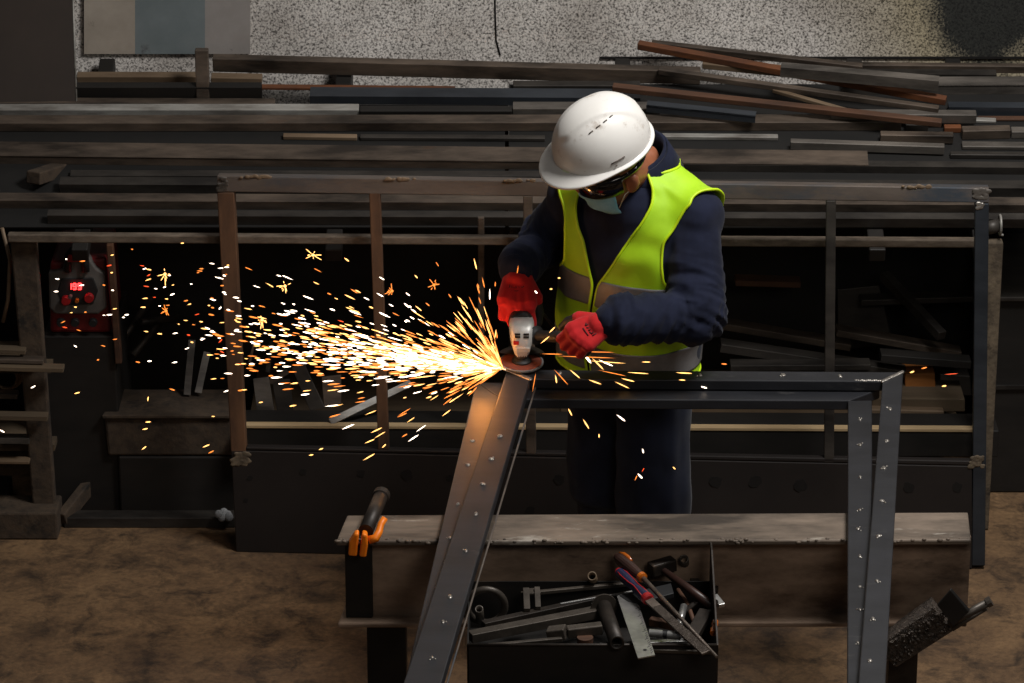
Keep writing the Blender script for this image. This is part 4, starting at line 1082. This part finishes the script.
def shell(keep, off, thick, nu=300, nv=150, v0=-.02, v1=1.0, smooth=16, wave=.004):
    bm = bmesh.new(); grid = {}
    def base(a, i): return drape(2 * math.pi * a, max(0, v0 + (v1 - v0) * i), off)
    def P(k, i):
        if (k % nu, i) not in grid:
            th = 2 * math.pi * k / nu; v = v0 + (v1 - v0) * i / nv
            p = drape(th, max(v, 0), off + .005 * max(0, min(1, (v - .55) / .2)))
            if v < 0: p += V((0, 0, v * .6))
            a = noise.noise(V((math.cos(th) * 2.5, math.sin(th) * 2.5, v * 4))); 
            out = (p - ring_at(max(v, 0))[0]).normalized()
            p += out * wave * (a + .6 * math.sin(v * 26 + th * 5 + a * 4))
            grid[(k % nu, i)] = bm.verts.new(p)
        return grid[(k % nu, i)]
    for i in range(nv):
        for k in range(nu):
            if keep(2 * math.pi * (k + .5) / nu, v0 + (v1 - v0) * (i + .5) / nv, base((k + .5) / nu, (i + .5) / nv)):
                bm.faces.new((P(k, i), P(k + 1, i), P(k + 1, i + 1), P(k, i + 1)))
    for _ in range(9): bmesh.ops.smooth_vert(bm, verts=[v for v in bm.verts if v.is_valid and not v.is_boundary], factor=.5, use_axis_x=True, use_axis_y=True, use_axis_z=True)
    bmesh.ops.delete(bm, geom=[v for v in bm.verts if not v.link_faces], context='VERTS')
    be = [e for e in bm.edges if len(e.link_faces) == 1]
    nb = {}
    for e in be:
        for x, y in ((e.verts[0], e.verts[1]), (e.verts[1], e.verts[0])): nb.setdefault(x, []).append(y)
    for _ in range(smooth):
        new = {x: (x.co * .5 + (ys[0].co + ys[1].co) * .25) for x, ys in nb.items() if len(ys) == 2}
        for x, c in new.items(): x.co = c
    # boundary loops
    loops = []; seen = set()
    for st_ in nb:
        if st_ in seen or len(nb[st_]) != 2: continue
        lp = [st_]; seen.add(st_); cur = nb[st_][0]
        while cur not in seen:
            seen.add(cur); lp.append(cur); nx = [y for y in nb[cur] if y not in seen]
            if not nx: break
            cur = nx[0]
        loops.append([v.co.copy() for v in lp])
    bm.normal_update()
    me = bpy.data.meshes.new('vest'); bm.to_mesh(me); bm.free()
    for p in me.polygons: p.use_smooth = True
    return me, loops
me, loops = shell(vest_keep, .014, .004)
vest = link_mesh(me, 'vest', 'lime', person)
so = vest.modifiers.new('thick', 'SOLIDIFY'); so.thickness = .005; so.offset = -1
b = MB()
for lp in loops:
    if len(lp) > 20: b.tube(lp[::2], .0042, 6, closed=True)
obj('edge_binding', b, 'lime_edge', vest)
def band(lo, hi, lab):
    me, _ = shell(lambda th, v, p: vest_keep(th, v, p) and lo < v < hi, .0165, .002, nu=300, nv=150, smooth=4)
    o = link_mesh(me, 'reflective_band', 'reflective', vest); o['label'] = lab
    s = o.modifiers.new('thick', 'SOLIDIFY'); s.thickness = .002; s.offset = -1
band(.03, .13, 'grey reflective band round the hem'); band(.27, .37, 'grey reflective band round the waist')

# hard hat
def helm_r(u, t):
    """u angle (0 = front), t 0 rim .. 1 crown -> point"""
    a = math.pi / 2 * t
    ca, sa = math.cos(a), math.sin(a)
    A_, B_, C_ = .140, .120, .138
    e = .92
    f = A_ * math.cos(u) * ca ** e; l = B_ * math.sin(u) * ca ** e; h = C_ * sa ** .95
    # raised centre panel with a pointed front, flanked by grooves
    w = .032 + .022 * max(0, (A_ * .9 - f) / A_)
    front = f - (.128 - abs(l) * .7)
    k = 0
    if h > .02 and f > -.12:
        k = max(0, min(1, (w - abs(l)) / .006)) * max(0, min(1, -front / .012))
    g = 1 + .045 * k
    return f * (1 + .03 * k) , l, h * g + .0005
HO = (.012, 0, .078)
b = MB(); vs = []; fs = []; nu, nt = 120, 40
for i in range(nt + 1):
    for k in range(nu):
        f, l, h = helm_r(2 * math.pi * k / nu, i / nt * .985); vs.append(H(HO[0] + f, HO[1] + l, HO[2] + h))
for i in range(nt):
    for k in range(nu): fs.append((i * nu + k, i * nu + (k + 1) % nu, (i + 1) * nu + (k + 1) % nu, (i + 1) * nu + k))
fs.append(tuple(nt * nu + k for k in range(nu)))
b.add(vs, fs, True)
# brim: rim lip all round, visor at the front (top and under side)
def brim_pt(u, s_, under):
    f, l = .140 * math.cos(u), .120 * math.sin(u)
    c = max(0, math.cos(u)); ext = .008 + .040 * c ** 1.8
    dn = Vector((math.cos(u) / .142, math.sin(u) / .118)).normalized()
    h = -.006 * s_ - .018 * c ** 2 * s_ ** 1.2 + .010 * (1 - math.cos(u)) * 0
    return H(HO[0] + f + dn.x * ext * s_, HO[1] + l + dn.y * ext * s_, HO[2] + h - (.005 if under else 0))
vs = []; fs = []; ns = 8
for i in range(ns + 1):
    for k in range(nu): vs.append(brim_pt(2 * math.pi * k / nu, i / ns, False))
for i in range(ns + 1):
    for k in range(nu): vs.append(brim_pt(2 * math.pi * k / nu, 1 - i / ns, True))
for i in range(2 * ns + 1):
    for k in range(nu): fs.append((i * nu + k, (i + 1) * nu + k, (i + 1) * nu + (k + 1) % nu, i * nu + (k + 1) % nu))
b.add(vs, fs, True)
hat = obj('hard_hat', b, 'helmet', person, label='scuffed white hard hat')
def on_hat(u, t, o=.0012):
    f, l, h = helm_r(u, t); p = H(HO[0] + f, HO[1] + l, HO[2] + h); c = H(HO[0], 0, HO[2])
    return p + (p - c).normalized() * o
b = MB()
for u0, t0, u1, t1 in ((56, .56, 63, .595), (70, .62, 79, .645), (87, .66, 96, .672), (104, .68, 113, .68)):
    b.tube([on_hat(math.radians(u0), t0), on_hat(math.radians((u0 + u1) / 2), (t0 + t1) / 2 + .003), on_hat(math.radians(u1), t1)], .0018, 6)
obj('slot', b, 'helmet_mark', hat)
b = MB()
b.tube([on_hat(math.radians(78), .09), on_hat(math.radians(86), .10), on_hat(math.radians(95), .11)], .002, 6)
obj('side_slot', b, 'helmet_mark', hat)
obj('rivet', MB().sph(on_hat(math.radians(83), .045), .0025), 'helmet_mark', hat)
b = MB()
# strap harness inside, just visible under the rim
b.tube([H(HO[0] + .128 * math.cos(t), .104 * math.sin(t), HO[2] - .004) for t in [2 * math.pi * k / 40 for k in range(40)]], .006, 8, closed=True)
obj('headband', b, 'rubber', hat)
# goggles
b = MB(); vs = []; fs = []; n = 36
for i in range(n + 1):
    a = math.radians(-88 + 176 * i / n); c_ = math.cos(a)
    r = 1.0
    f, l = .012 + .094 * math.cos(a), .088 * math.sin(a)
    tp, bt = .026, -.040 - .010 * c_ + (.014 if abs(a) < .12 else 0)
    for ff, hh in ((1, tp), (1.09, tp * .7), (1.11, 0), (1.08, bt * .8), (1, bt), (.93, 0)):
        vs.append(H(f * ff, l * ff, hh))
for i in range(n):
    for k in range(6): fs.append((i * 6 + k, (i + 1) * 6 + k, (i + 1) * 6 + (k + 1) % 6, i * 6 + (k + 1) % 6))
b.add(vs, fs, True)
b.tube([H(.012 + .094 * math.cos(math.radians(t)) * (1 if abs(t) < 90 else 1.15), .088 * math.sin(math.radians(t)), .012) for t in range(85, 276, 8)], .007, 8)
obj('safety_goggles', b, 'goggle', person, label='black safety goggles')
# face mask
b = MB(); vs = []; fs = []; n, m_ = 24, 12
for i in range(n + 1):
    a = math.radians(-72 + 144 * i / n)
    for k in range(m_ + 1):
        t = k / m_; u = -.030 - .098 * t
        nose = math.exp(-(a / .28) ** 2) * math.exp(-((t - .18) / .25) ** 2) * .016
        rf = .091 + nose - .022 * max(0, t - .75) / .25 - .012 * t; rl = .078 - .016 * t
        pl_ = .0012 * math.sin(t * 26)
        vs.append(H(.008 + (rf + pl_) * math.cos(a), rl * math.sin(a), u))
for i in range(n):
    for k in range(m_): fs.append((i * (m_ + 1) + k, (i + 1) * (m_ + 1) + k, (i + 1) * (m_ + 1) + k + 1, i * (m_ + 1) + k + 1))
b.add(vs, fs, True)
mk = obj('face_mask', b, 'mask', person, label='pale blue face mask')
s = mk.modifiers.new('t', 'SOLIDIFY'); s.thickness = .003; s.offset = 0
for sg in (-1, 1):
    b = MB(); b.tube([H(.036, sg * .0735, -.034), H(.012, sg * .081, -.006), H(-.008, sg * .088, .018), H(-.03, sg * .085, .01)], .0016, 6)
    obj('ear_loop', b, 'white_band', mk); b = MB()
    b.tube([H(.030, sg * .062, -.105), H(.008, sg * .074, -.06), H(-.012, sg * .083, -.045), H(-.03, sg * .083, -.02)], .0016, 6)
    obj('ear_loop', b, 'white_band', mk)

# gloves
def glove(K, E_, W_, lab, prints):
    B = MB(); ch = hand(B, rr=1.16, **K)
    ax = (K['w'] - E_).normalized()
    B.cap(K['w'] - ax * .035, K['w'] + K['d'].normalized() * .02, .037, .036)
    me = remesh(B, .0035, 4, .45)
    d = K['d'].normalized(); n = (K['n'] - d * K['n'].dot(d)).normalized()
    me.materials.clear()
    fin = [c for c in ch]
    o = None
    for p in me.polygons:
        c = p.center; dark = False
        best = 9; bt = (0, 0)
        for fi, cc in enumerate(fin):
            for j in range(3):
                r, t = seg_near(c, cc[j], cc[j + 1])
                if r < best: best = r; bt = (fi, j, t)
        along = (c - K['w']).dot(d)
        if best < .017 and (bt[1] == 2 or bt[1] == 1 and (bt[2] > .05 or p.normal.dot(n) > -.3)): dark = True
        if p.normal.dot(n) > .25 + .12 * noise.noise(c * 60) and along > -.005: dark = True
        p.material_index = 1 if dark else 0
    o = link_mesh(me, 'glove', ['red_glove', 'black_coat'], person); o['label'] = lab
    s_ = (K['s'] - d * K['s'].dot(d)).normalized(); s_ = (s_ - n * s_.dot(n)).normalized()
    b = MB()
    for (a0, s0, a1, s1) in prints:
        P0 = K['w'] + d * a0 + s_ * s0 - n * .0205; P1 = K['w'] + d * a1 + s_ * s1 - n * .0205
        b.tube([P0, P1], .0022, 6)
    obj('back_print', b, 'glove_print', o)
    return ch
PR = [(.045, -.02, .060, -.02), (.045, -.012, .060, -.014), (.060, -.012, .060, -.006), (.046, -.004, .061, -.002), (.046, .004, .052, .006), (.055, .004, .061, .008), (.047, .013, .060, .014), (.060, .014, .054, .02), (.070, -.014, .070, .012)]
chR = glove(RHK, RE, RW, 'red glove with black palm gripping the grinder body', PR)
chL = glove(LHK, LE, LW, 'red glove with black fingertips round the side handle', PR)

# ================================================================== THE GRINDER
gr = thing('angle_grinder', 'angle grinder with silver gear head and orange-brown disc held on the frame corner', 'angle grinder', DC + V((0, 0, -.01)))
tx = V((1, 0, 0)); ty = SPIN.cross(tx).normalized()    # ty points back
# disc: grinding face below, coloured top
b = MB().lathe([(0, -.004), (.059, -.006), (.0615, -.003), (.0615, .001), (.058, .002), (.0575, .0005), (.0, .0005)], DC, SPIN, 48); dk = obj('grinding_disc', b, 'disc_grey', gr)
b = MB().lathe([(.025, .0012), (.056, .0022), (.0565, .0005), (.025, .0)], DC, SPIN, 48); obj('disc_face', b, 'disc_orange', dk, label='orange-brown upper face of the disc')
b = MB().lathe([(0, .0), (.028, .002), (.028, .006), (.022, .010), (.018, .016), (0, .016)], DC, SPIN, 28); obj('flange', b, 'rubber', gr)
b = MB().lathe([(.0, .012), (.0165, .012), (.0165, .022), (.020, .024), (.020, .030), (0, .030)], DC, SPIN, 24); obj('spindle_collar', b, 'tool_grey', gr)
# gear head: tapered casting
def ring_sec(c, w, dpt, n=24, e=.55):
    out = []
    for k in range(n):
        t = 2 * math.pi * k / n; x = math.copysign(abs(math.cos(t)) ** e, math.cos(t)); y = math.copysign(abs(math.sin(t)) ** e, math.sin(t))
        out.append(c + tx * w * x + ty * dpt * y)
    return out
b = MB(); vs = []; fs = []
tail = GAX - SPIN * GAX.dot(SPIN); tail.normalize()
secs = [(.026, .018, .018, 0), (.030, .021, .021, .0), (.045, .026, .028, .008), (.062, .031, .036, .018), (.080, .034, .042, .03), (.096, .035, .042, .04), (.106, .031, .036, .048), (.111, .020, .024, .052)]
for h, w, dp, o in secs: vs += ring_sec(DC + SPIN * h + tail * o, w, dp)
for i in range(len(secs) - 1):
    for k in range(24): fs.append((i * 24 + k, i * 24 + (k + 1) % 24, (i + 1) * 24 + (k + 1) % 24, (i + 1) * 24 + k))
fs.append(tuple(range(24))[::-1]); fs.append(tuple((len(secs) - 1) * 24 + k for k in range(24)))
b.add(vs, fs, True)
for k in range(5): # cooling ribs at the nose
    x = -.012 + .006 * k; c = DC + SPIN * .034 - tail * .019 + tx * x
    b.frame_box(c, tx * .0016, tail * .004, SPIN * .008)
gh = obj('gear_head', b, 'cast', gr)
def face_pt(x, h):   # on the front of the head
    for i in range(len(secs) - 1):
        if secs[i][0] <= h <= secs[i + 1][0]:
            t = (h - secs[i][0]) / (secs[i + 1][0] - secs[i][0]); dp = secs[i][2] * (1 - t) + secs[i + 1][2] * t; o = secs[i][3] * (1 - t) + secs[i + 1][3] * t
            return DC + SPIN * h + tail * (o - dp) + tx * x
sf_ = (SPIN * .9 + tail * -.25).normalized()
b = MB()
for x in (-.013, .011):
    for h in (.082, .0885):
        b.frame_box(face_pt(x, h) , tx * .0075, tail * .003, SPIN * .0022)
obj('vent', b, 'rubber', gh)
b = MB().frame_box(face_pt(-.017, .067), tx * .0075, tail * .0035, SPIN * .005); obj('lock_button', b, 'red_plastic', gh)
b = MB().frame_box(face_pt(.003, .047), tx * .018, tail * .0026, SPIN * .0055); obj('badge', b, 'cast', gh)
# motor body and tail
c0 = DC + SPIN * .086 + tail * .06
b = MB().lathe([(.0, 0), (.034, .0), (.036, .01), (.034, .03), (.030, .06), (.029, .12), (.031, .17), (.033, .20), (.028, .215), (0, .217)], c0, GAX, 26); obj('motor_body', b, 'grind_body', gr)
b = MB().tube([c0 + GAX * .21, c0 + GAX * .26 + V((0, 0, -.02)), c0 + GAX * .30 + V((.03, 0, -.12)), V((.20, .46, .75)), V((.30, .52, .3)), V((.33, .55, .012))], .0045, 8); obj('power_cord', b, 'rubber', gr)
# side handle
h0 = DC + SPIN * .072 + tail * .02 + tx * .034
h1 = (chL[1][0] + chL[1][2]) / 2 + V((.03, .02, .0))
hx = (h1 - h0).normalized()
b = MB().lathe([(.0, -.008), (.009, -.008), (.009, .006), (.026, .008), (.027, .012), (.02, .015), (.0145, .02), (.0155, .05), (.0165, .08), (.0155, .11), (.012, .125), (0, .127)], h0, hx, 24); obj('side_handle', b, 'rubber', gr)
# disc guard behind
b = MB(); vs = []; fs = []; n = 30
for i in range(n + 1):
    t = math.radians(20 + 140 * i / n); r = tx * math.cos(t) + ty * math.sin(t)
    for rr, h in ((.066, -.004), (.068, -.004), (.068, .016), (.025, .019), (.025, .016), (.066, .0135)): vs.append(DC + r * rr + SPIN * h)
for i in range(n):
    for k in range(6): fs.append((i * 6 + k, (i + 1) * 6 + k, (i + 1) * 6 + (k + 1) % 6, i * 6 + (k + 1) % 6))
if ty.y < 0: pass
b.add(vs, fs, True); obj('disc_guard', b, 'tool_dark', gr)

# ================================================================== SPARKS
SRC = py(500, 369, -.02)
def dir_px(ang, depth):   # angle in the view plane measured from image-left, up positive
    v = RT * -math.cos(ang) + UP * math.sin(ang) + FW * depth; return v.normalized()
def spindle(b, c, d, L, r, seg=5):
    a = d.orthogonal().normalized(); e = d.cross(a)
    vs = [c - d * L / 2] + [c - d * L * .1 + (a * math.cos(2 * math.pi * k / seg) + e * math.sin(2 * math.pi * k / seg)) * r for k in range(seg)] + [c + d * L * .3 + (a * math.cos(2 * math.pi * k / seg) + e * math.sin(2 * math.pi * k / seg)) * r * .9 for k in range(seg)] + [c + d * L / 2]
    fs = []
    for k in range(seg):
        j = (k + 1) % seg
        fs += [(0, 1 + j, 1 + k), (1 + k, 1 + j, 1 + seg + j, 1 + seg + k), (1 + seg + k, 1 + seg + j, 1 + 2 * seg)]
    b.add(vs, fs, True)
rnd = random.Random(21)
PROTO = {}
for m in ('spark_white', 'spark_yellow', 'spark_orange', 'spark_red'):
    b = MB(); spindle(b, V((0, 0, 0)), V((1, 0, 0)), 1, .5); me = mesh_of(b, 'spark'); me.materials.append(MATS[m]); PROTO[m] = me
NSP = 0
def spark(c, d, L, r, m, label, group):
    global NSP
    o = bpy.data.objects.new('spark', PROTO[m]); COL.objects.link(o)
    q = d.to_track_quat('X', 'Z'); o.rotation_mode = 'QUATERNION'; o.rotation_quaternion = q
    o.location = c; o.scale = (L, r * 2, r * 2); NSP += 1
    return tag(o, label, 'spark', group)
LBL = {'far': ('small glowing spark drifting in the dark around the welding machine and left of the gate', 'far sparks at the left'),
       'mid': ('bright spark streaking left between the gate left stile and the dense jet', 'sparks flying left from the grinder'),
       'up': ('spark flying up close beside the grinder and red glove', 'sparks rising beside the grinder'),
       'down': ('spark falling below the bright jet over the work frame and scrap', 'sparks falling below the jet'),
       'right': ('thin orange spark flying right in front of the vest and frame top rail', 'sparks flying right of the grinder'),
       'leg': ('single spark dropping in front of the dark trousers', 'sparks in front of the trousers')}
def place(x, y, Y, slope, Lpx, rpx, m, key):
    """slope: image direction in degrees (0 horizontal, + rising to the right)"""
    c = py(x, y, Y); s = s_at(c); a = math.radians(slope)
    d = (RT * math.cos(a) + UP * math.sin(a) + FW * rnd.uniform(-.25, .25)).normalized(); rpx *= .78
    spark(c, d, Lpx / s, rpx / s, m, *LBL[key])
def pick(w, y, o, r=0):
    t = rnd.random() * (w + y + o + r)
    return 'spark_white' if t < w else 'spark_yellow' if t < w + y else 'spark_orange' if t < w + y + o else 'spark_red'
def aim(x, y): return math.degrees(math.atan2(y - 369, 500 - x)) * -1 * -1
n = 0
while n < 82:    # far left
    x = 40 + 195 * rnd.random() ** .62; y = rnd.gauss(305, 38)
    if not 240 < y < 420: continue
    place(x, y, rnd.uniform(-.25, .55), rnd.gauss(3, 12), rnd.uniform(2.2, 6.5), rnd.uniform(.5, .95), pick(4, 4, 3, 2), 'far'); n += 1
n = 0
while n < 104:   # middle field
    x = 205 + 215 * rnd.random() ** .9; sp = 16 + (x - 232) * .02
    y = 318 + (x - 232) * .16 + rnd.gauss(0, 30)
    if not 235 < y < 405: continue
    sl = math.degrees(math.atan2(369 - y, 500 - x)) * -1
    place(x, y, rnd.uniform(-.2, .2), sl + rnd.gauss(0, 4), rnd.uniform(3, 10), rnd.uniform(.6, 1.0), pick(6, 3, 2, .4), 'mid'); n += 1
for k in range(32):  # rising beside the grinder
    a = math.radians(rnd.uniform(28, 100)); r = rnd.uniform(18, 95) * (1 if rnd.random() < .7 else 1.3)
    x, y = 502 - math.cos(a) * r, 367 - math.sin(a) * r
    if x > 497 and y > 270: x -= 12
    place(x, y, rnd.uniform(-.12, .05), -math.degrees(a) if True else 0, rnd.uniform(4, 13), rnd.uniform(.5, .9), pick(1.5, 3, 4), 'up')
for k in range(26):  # below the jet
    a = math.radians(rnd.uniform(-42, -9)); r = rnd.uniform(35, 175)
    x, y = 502 - math.cos(a) * r, 367 - math.sin(a) * r
    place(x, y, rnd.uniform(-.3, .0), -math.degrees(a) + rnd.gauss(0, 5), rnd.uniform(6, 15), rnd.uniform(.5, .9), pick(2, 3, 3, .5), 'down')
for x, y, sl, L, m in ((148, 399, 80, 5, 'spark_yellow'), (148, 422, 5, 6, 'spark_yellow'), (145, 429, 10, 6, 'spark_yellow'), (144, 448, 35, 6, 'spark_yellow'), (206, 446, 22, 8, 'spark_yellow'), (211, 452, 25, 7, 'spark_orange'), (77, 393, 15, 6, 'spark_yellow'), (33, 387, 25, 6, 'spark_white'), (2, 431, -30, 6, 'spark_white'), (311, 455, 10, 5, 'spark_yellow'), (321, 449, 20, 5, 'spark_yellow'), (369, 457, 30, 14, 'spark_yellow'), (384, 446, 45, 6, 'spark_yellow')):
    place(x, y, -.2, sl, L, .8, m, 'down')
for x, y, sl, L, r, m in ((585, 357, -2, 62, .55, 'spark_orange'), (606, 362, -4, 40, .5, 'spark_yellow'), (552, 354, -1, 22, .6, 'spark_orange'), (570, 346, 38, 12, .9, 'spark_white'), (577, 349, 32, 9, .9, 'spark_white'), (587, 358, -52, 14, 1.6, 'spark_white'), (598, 364, -45, 17, .9, 'spark_yellow'), (606, 363, -24, 16, .9, 'spark_white'), (575, 374, -40, 14, .8, 'spark_yellow'),
        (561, 377, -48, 22, .6, 'spark_orange'), (556, 379, -80, 9, .9, 'spark_yellow'), (595, 382, -20, 14, .8, 'spark_yellow'), (622, 385, -25, 17, .7, 'spark_yellow'), (605, 394, -30, 14, .7, 'spark_yellow'), (609, 400, -31, 15, .7, 'spark_yellow'), (628, 380, -14, 14, .8, 'spark_yellow'), (638, 373, -4, 22, .6, 'spark_yellow'), (684, 373, -3, 17, .8, 'spark_yellow'), (703, 387, -18, 9, .9, 'spark_white'), (682, 380, -3, 7, .7, 'spark_yellow'),
        (549, 398, -70, 10, .6, 'spark_yellow'), (570, 412, -62, 9, .9, 'spark_yellow'), (586, 424, -58, 12, .9, 'spark_yellow'), (534, 383, 80, 20, .45, 'spark_orange'), (598, 352, -1, 34, .5, 'spark_orange'), (646, 362, -1, 9, .7, 'spark_yellow'), (724, 364, -4, 6, .9, 'spark_orange'), (612, 373, -12, 30, .5, 'spark_orange'), (545, 340, 40, 12, .7, 'spark_yellow'), (552, 330, 45, 9, .8, 'spark_yellow'), (536, 292, -45, 4, 1.1, 'spark_white'), (551, 289, 0, 3, .9, 'spark_yellow'), (559, 278, 0, 3, .9, 'spark_yellow'),
        (912, 372, 20, 5, 1.0, 'spark_yellow'), (924, 368, 15, 6, .9, 'spark_orange'), (944, 386, 10, 5, 1.0, 'spark_yellow'), (951, 374, 4, 14, .5, 'spark_red')):
    place(x, y, -.06 if x < 800 else .5, sl, L, r, m, 'right')
for x, y, sl, L, r, m in ((621, 418, -38, 11, 1.0, 'spark_white'), (599, 436, 90, 4, .8, 'spark_yellow'), (643, 451, -75, 5, .9, 'spark_white'), (640, 476, -45, 7, 1.1, 'spark_white'), (674, 468, -45, 4, .7, 'spark_yellow'), (636, 478, 65, 6, .6, 'spark_orange'), (643, 470, 60, 5, .5, 'spark_red')):
    place(x, y, .02, sl, L, r, m, 'leg')
# star-shaped bursting sparks
STAR = ('burst of a spark splitting into a small glowing star', 'star-shaped spark bursts')
for x, y, r in ((165, 274, 11), (545, 290, 0), (392, 291, 8), (285, 286, 9), (434, 285, 8), (262, 320, 9), (313, 255, 9), (166, 311, 7)):
    if not r: continue
    b = MB(); c = py(x, y, -.02); s = s_at(c)
    for k in range(9):
        a = rnd.uniform(0, 2 * math.pi); L = r * rnd.uniform(.5, 1.2) / s
        d = (RT * math.cos(a) + UP * math.sin(a) + FW * rnd.uniform(-.6, .6)).normalized(); spindle(b, c + d * L * .5, d, L * (.35 if k > 3 else 1), .45 / s)
    b.sph(c, 1.5 / s, 8, 6)
    tag(obj('spark_burst', b, 'spark_orange' if r < 9 else 'spark_yellow'), *(STAR[0], 'spark', STAR[1]))
# dense jet nobody could count
bw, by, bo = MB(), MB(), MB()
for k in range(1250):
    a = math.radians(rnd.gauss(6.0, 4.6)); r = 6 + (150 + 170 * rnd.random()) * rnd.random() ** 1.5
    if rnd.random() < .3: a = math.radians(rnd.gauss(8, 11))
    x, y = 503 - math.cos(a) * r, 369 - math.sin(a) * r
    Y = -.02 + rnd.gauss(0, .035) * (.2 + r / 120); c = py(x, y, Y); s = s_at(c)
    d = (RT * -math.cos(a + rnd.gauss(0, .03)) + UP * math.sin(a) + FW * rnd.gauss(0, .12)).normalized()
    core = math.exp(-((math.degrees(a) - 6.5) / 5.5) ** 2) * math.exp(-r / 190)
    t = rnd.random()
    tgt = bw if t < .25 + .5 * core else by if t < .62 + .25 * core else bo
    spindle(tgt, c, d, rnd.uniform(6, 20) * (1 - r / 600) / s, rnd.uniform(.35, .85) / s, 4)
for k in range(230):   # fan of thin streaks at the root
    a = math.radians(rnd.uniform(-35, 75)); r = 8 + 75 * rnd.random() ** 1.4 * (1.2 if abs(math.degrees(a) - 8) < 25 else .8)
    x, y = 503 - math.cos(a) * r, 368 - math.sin(a) * r; c = py(x, y, -.03 + rnd.gauss(0, .02)); s = s_at(c)
    d = (RT * -math.cos(a) + UP * math.sin(a) + FW * rnd.gauss(0, .15)).normalized()
    spindle(bo if rnd.random() < .7 else by, c, d, rnd.uniform(8, 24) / s, rnd.uniform(.35, .7) / s, 4)
MS = MB()
for i, bb in enumerate((bw, by, bo)):
    MS.cur = i; MS.add(bb.v, bb.f, True)
o = obj('spark_shower', MS, ['spark_white', 'spark_yellow', 'spark_orange']); tag(o, 'dense white-hot jet of sparks shooting left from the grinding disc', 'sparks', None, 'stuff')
# glow of the sparks themselves
def plight(loc, col, e, r):
    l = bpy.data.lights.new('spark_glow', 'POINT'); l.energy = e; l.color = col; l.shadow_soft_size = r
    o = bpy.data.objects.new('spark_glow', l); o.location = loc; COL.objects.link(o); return o
plight(py(482, 360, -.05), (1, .34, .06), 1.5, .02)
plight(py(400, 345, -.12), (1, .5, .16), .5, .10)

# ================================================================== LIGHT
def area(name, loc, tgt, sx, sy, e, col):
    l = bpy.data.lights.new(name, 'AREA'); l.shape = 'RECTANGLE'; l.size = sx; l.size_y = sy; l.energy = e; l.color = col
    o = bpy.data.objects.new(name, l); o.location = loc; o.rotation_euler = (V(tgt) - V(loc)).to_track_quat('-Z', 'Y').to_euler(); COL.objects.link(o); return o
area('roof_light', (1.7, -.9, 4.7), (.45, .5, 1.0), 1.3, 1.0, 170, (1, .98, .95))
area('front_fill', (1.4, -4.6, 3.6), (.4, -.6, .7), 1.4, 1.0, 24, (1, .93, .85))  # added fill for front faces and floor, not a lamp of the workshop
w = bpy.data.worlds.new('world'); SC.world = w; w.use_nodes = True
w.node_tree.nodes['Background'].inputs['Color'].default_value = (.9, .95, 1, 1); w.node_tree.nodes['Background'].inputs['Strength'].default_value = .03
SC.view_settings.view_transform = 'Standard'; SC.view_settings.look = 'None'; SC.view_settings.gamma = 1; SC.view_settings.exposure = 0; SC.view_settings.use_curve_mapping = False
SC.cycles.use_denoising = True
SC.cycles.max_bounces = 6; SC.cycles.sample_clamp_indirect = 4
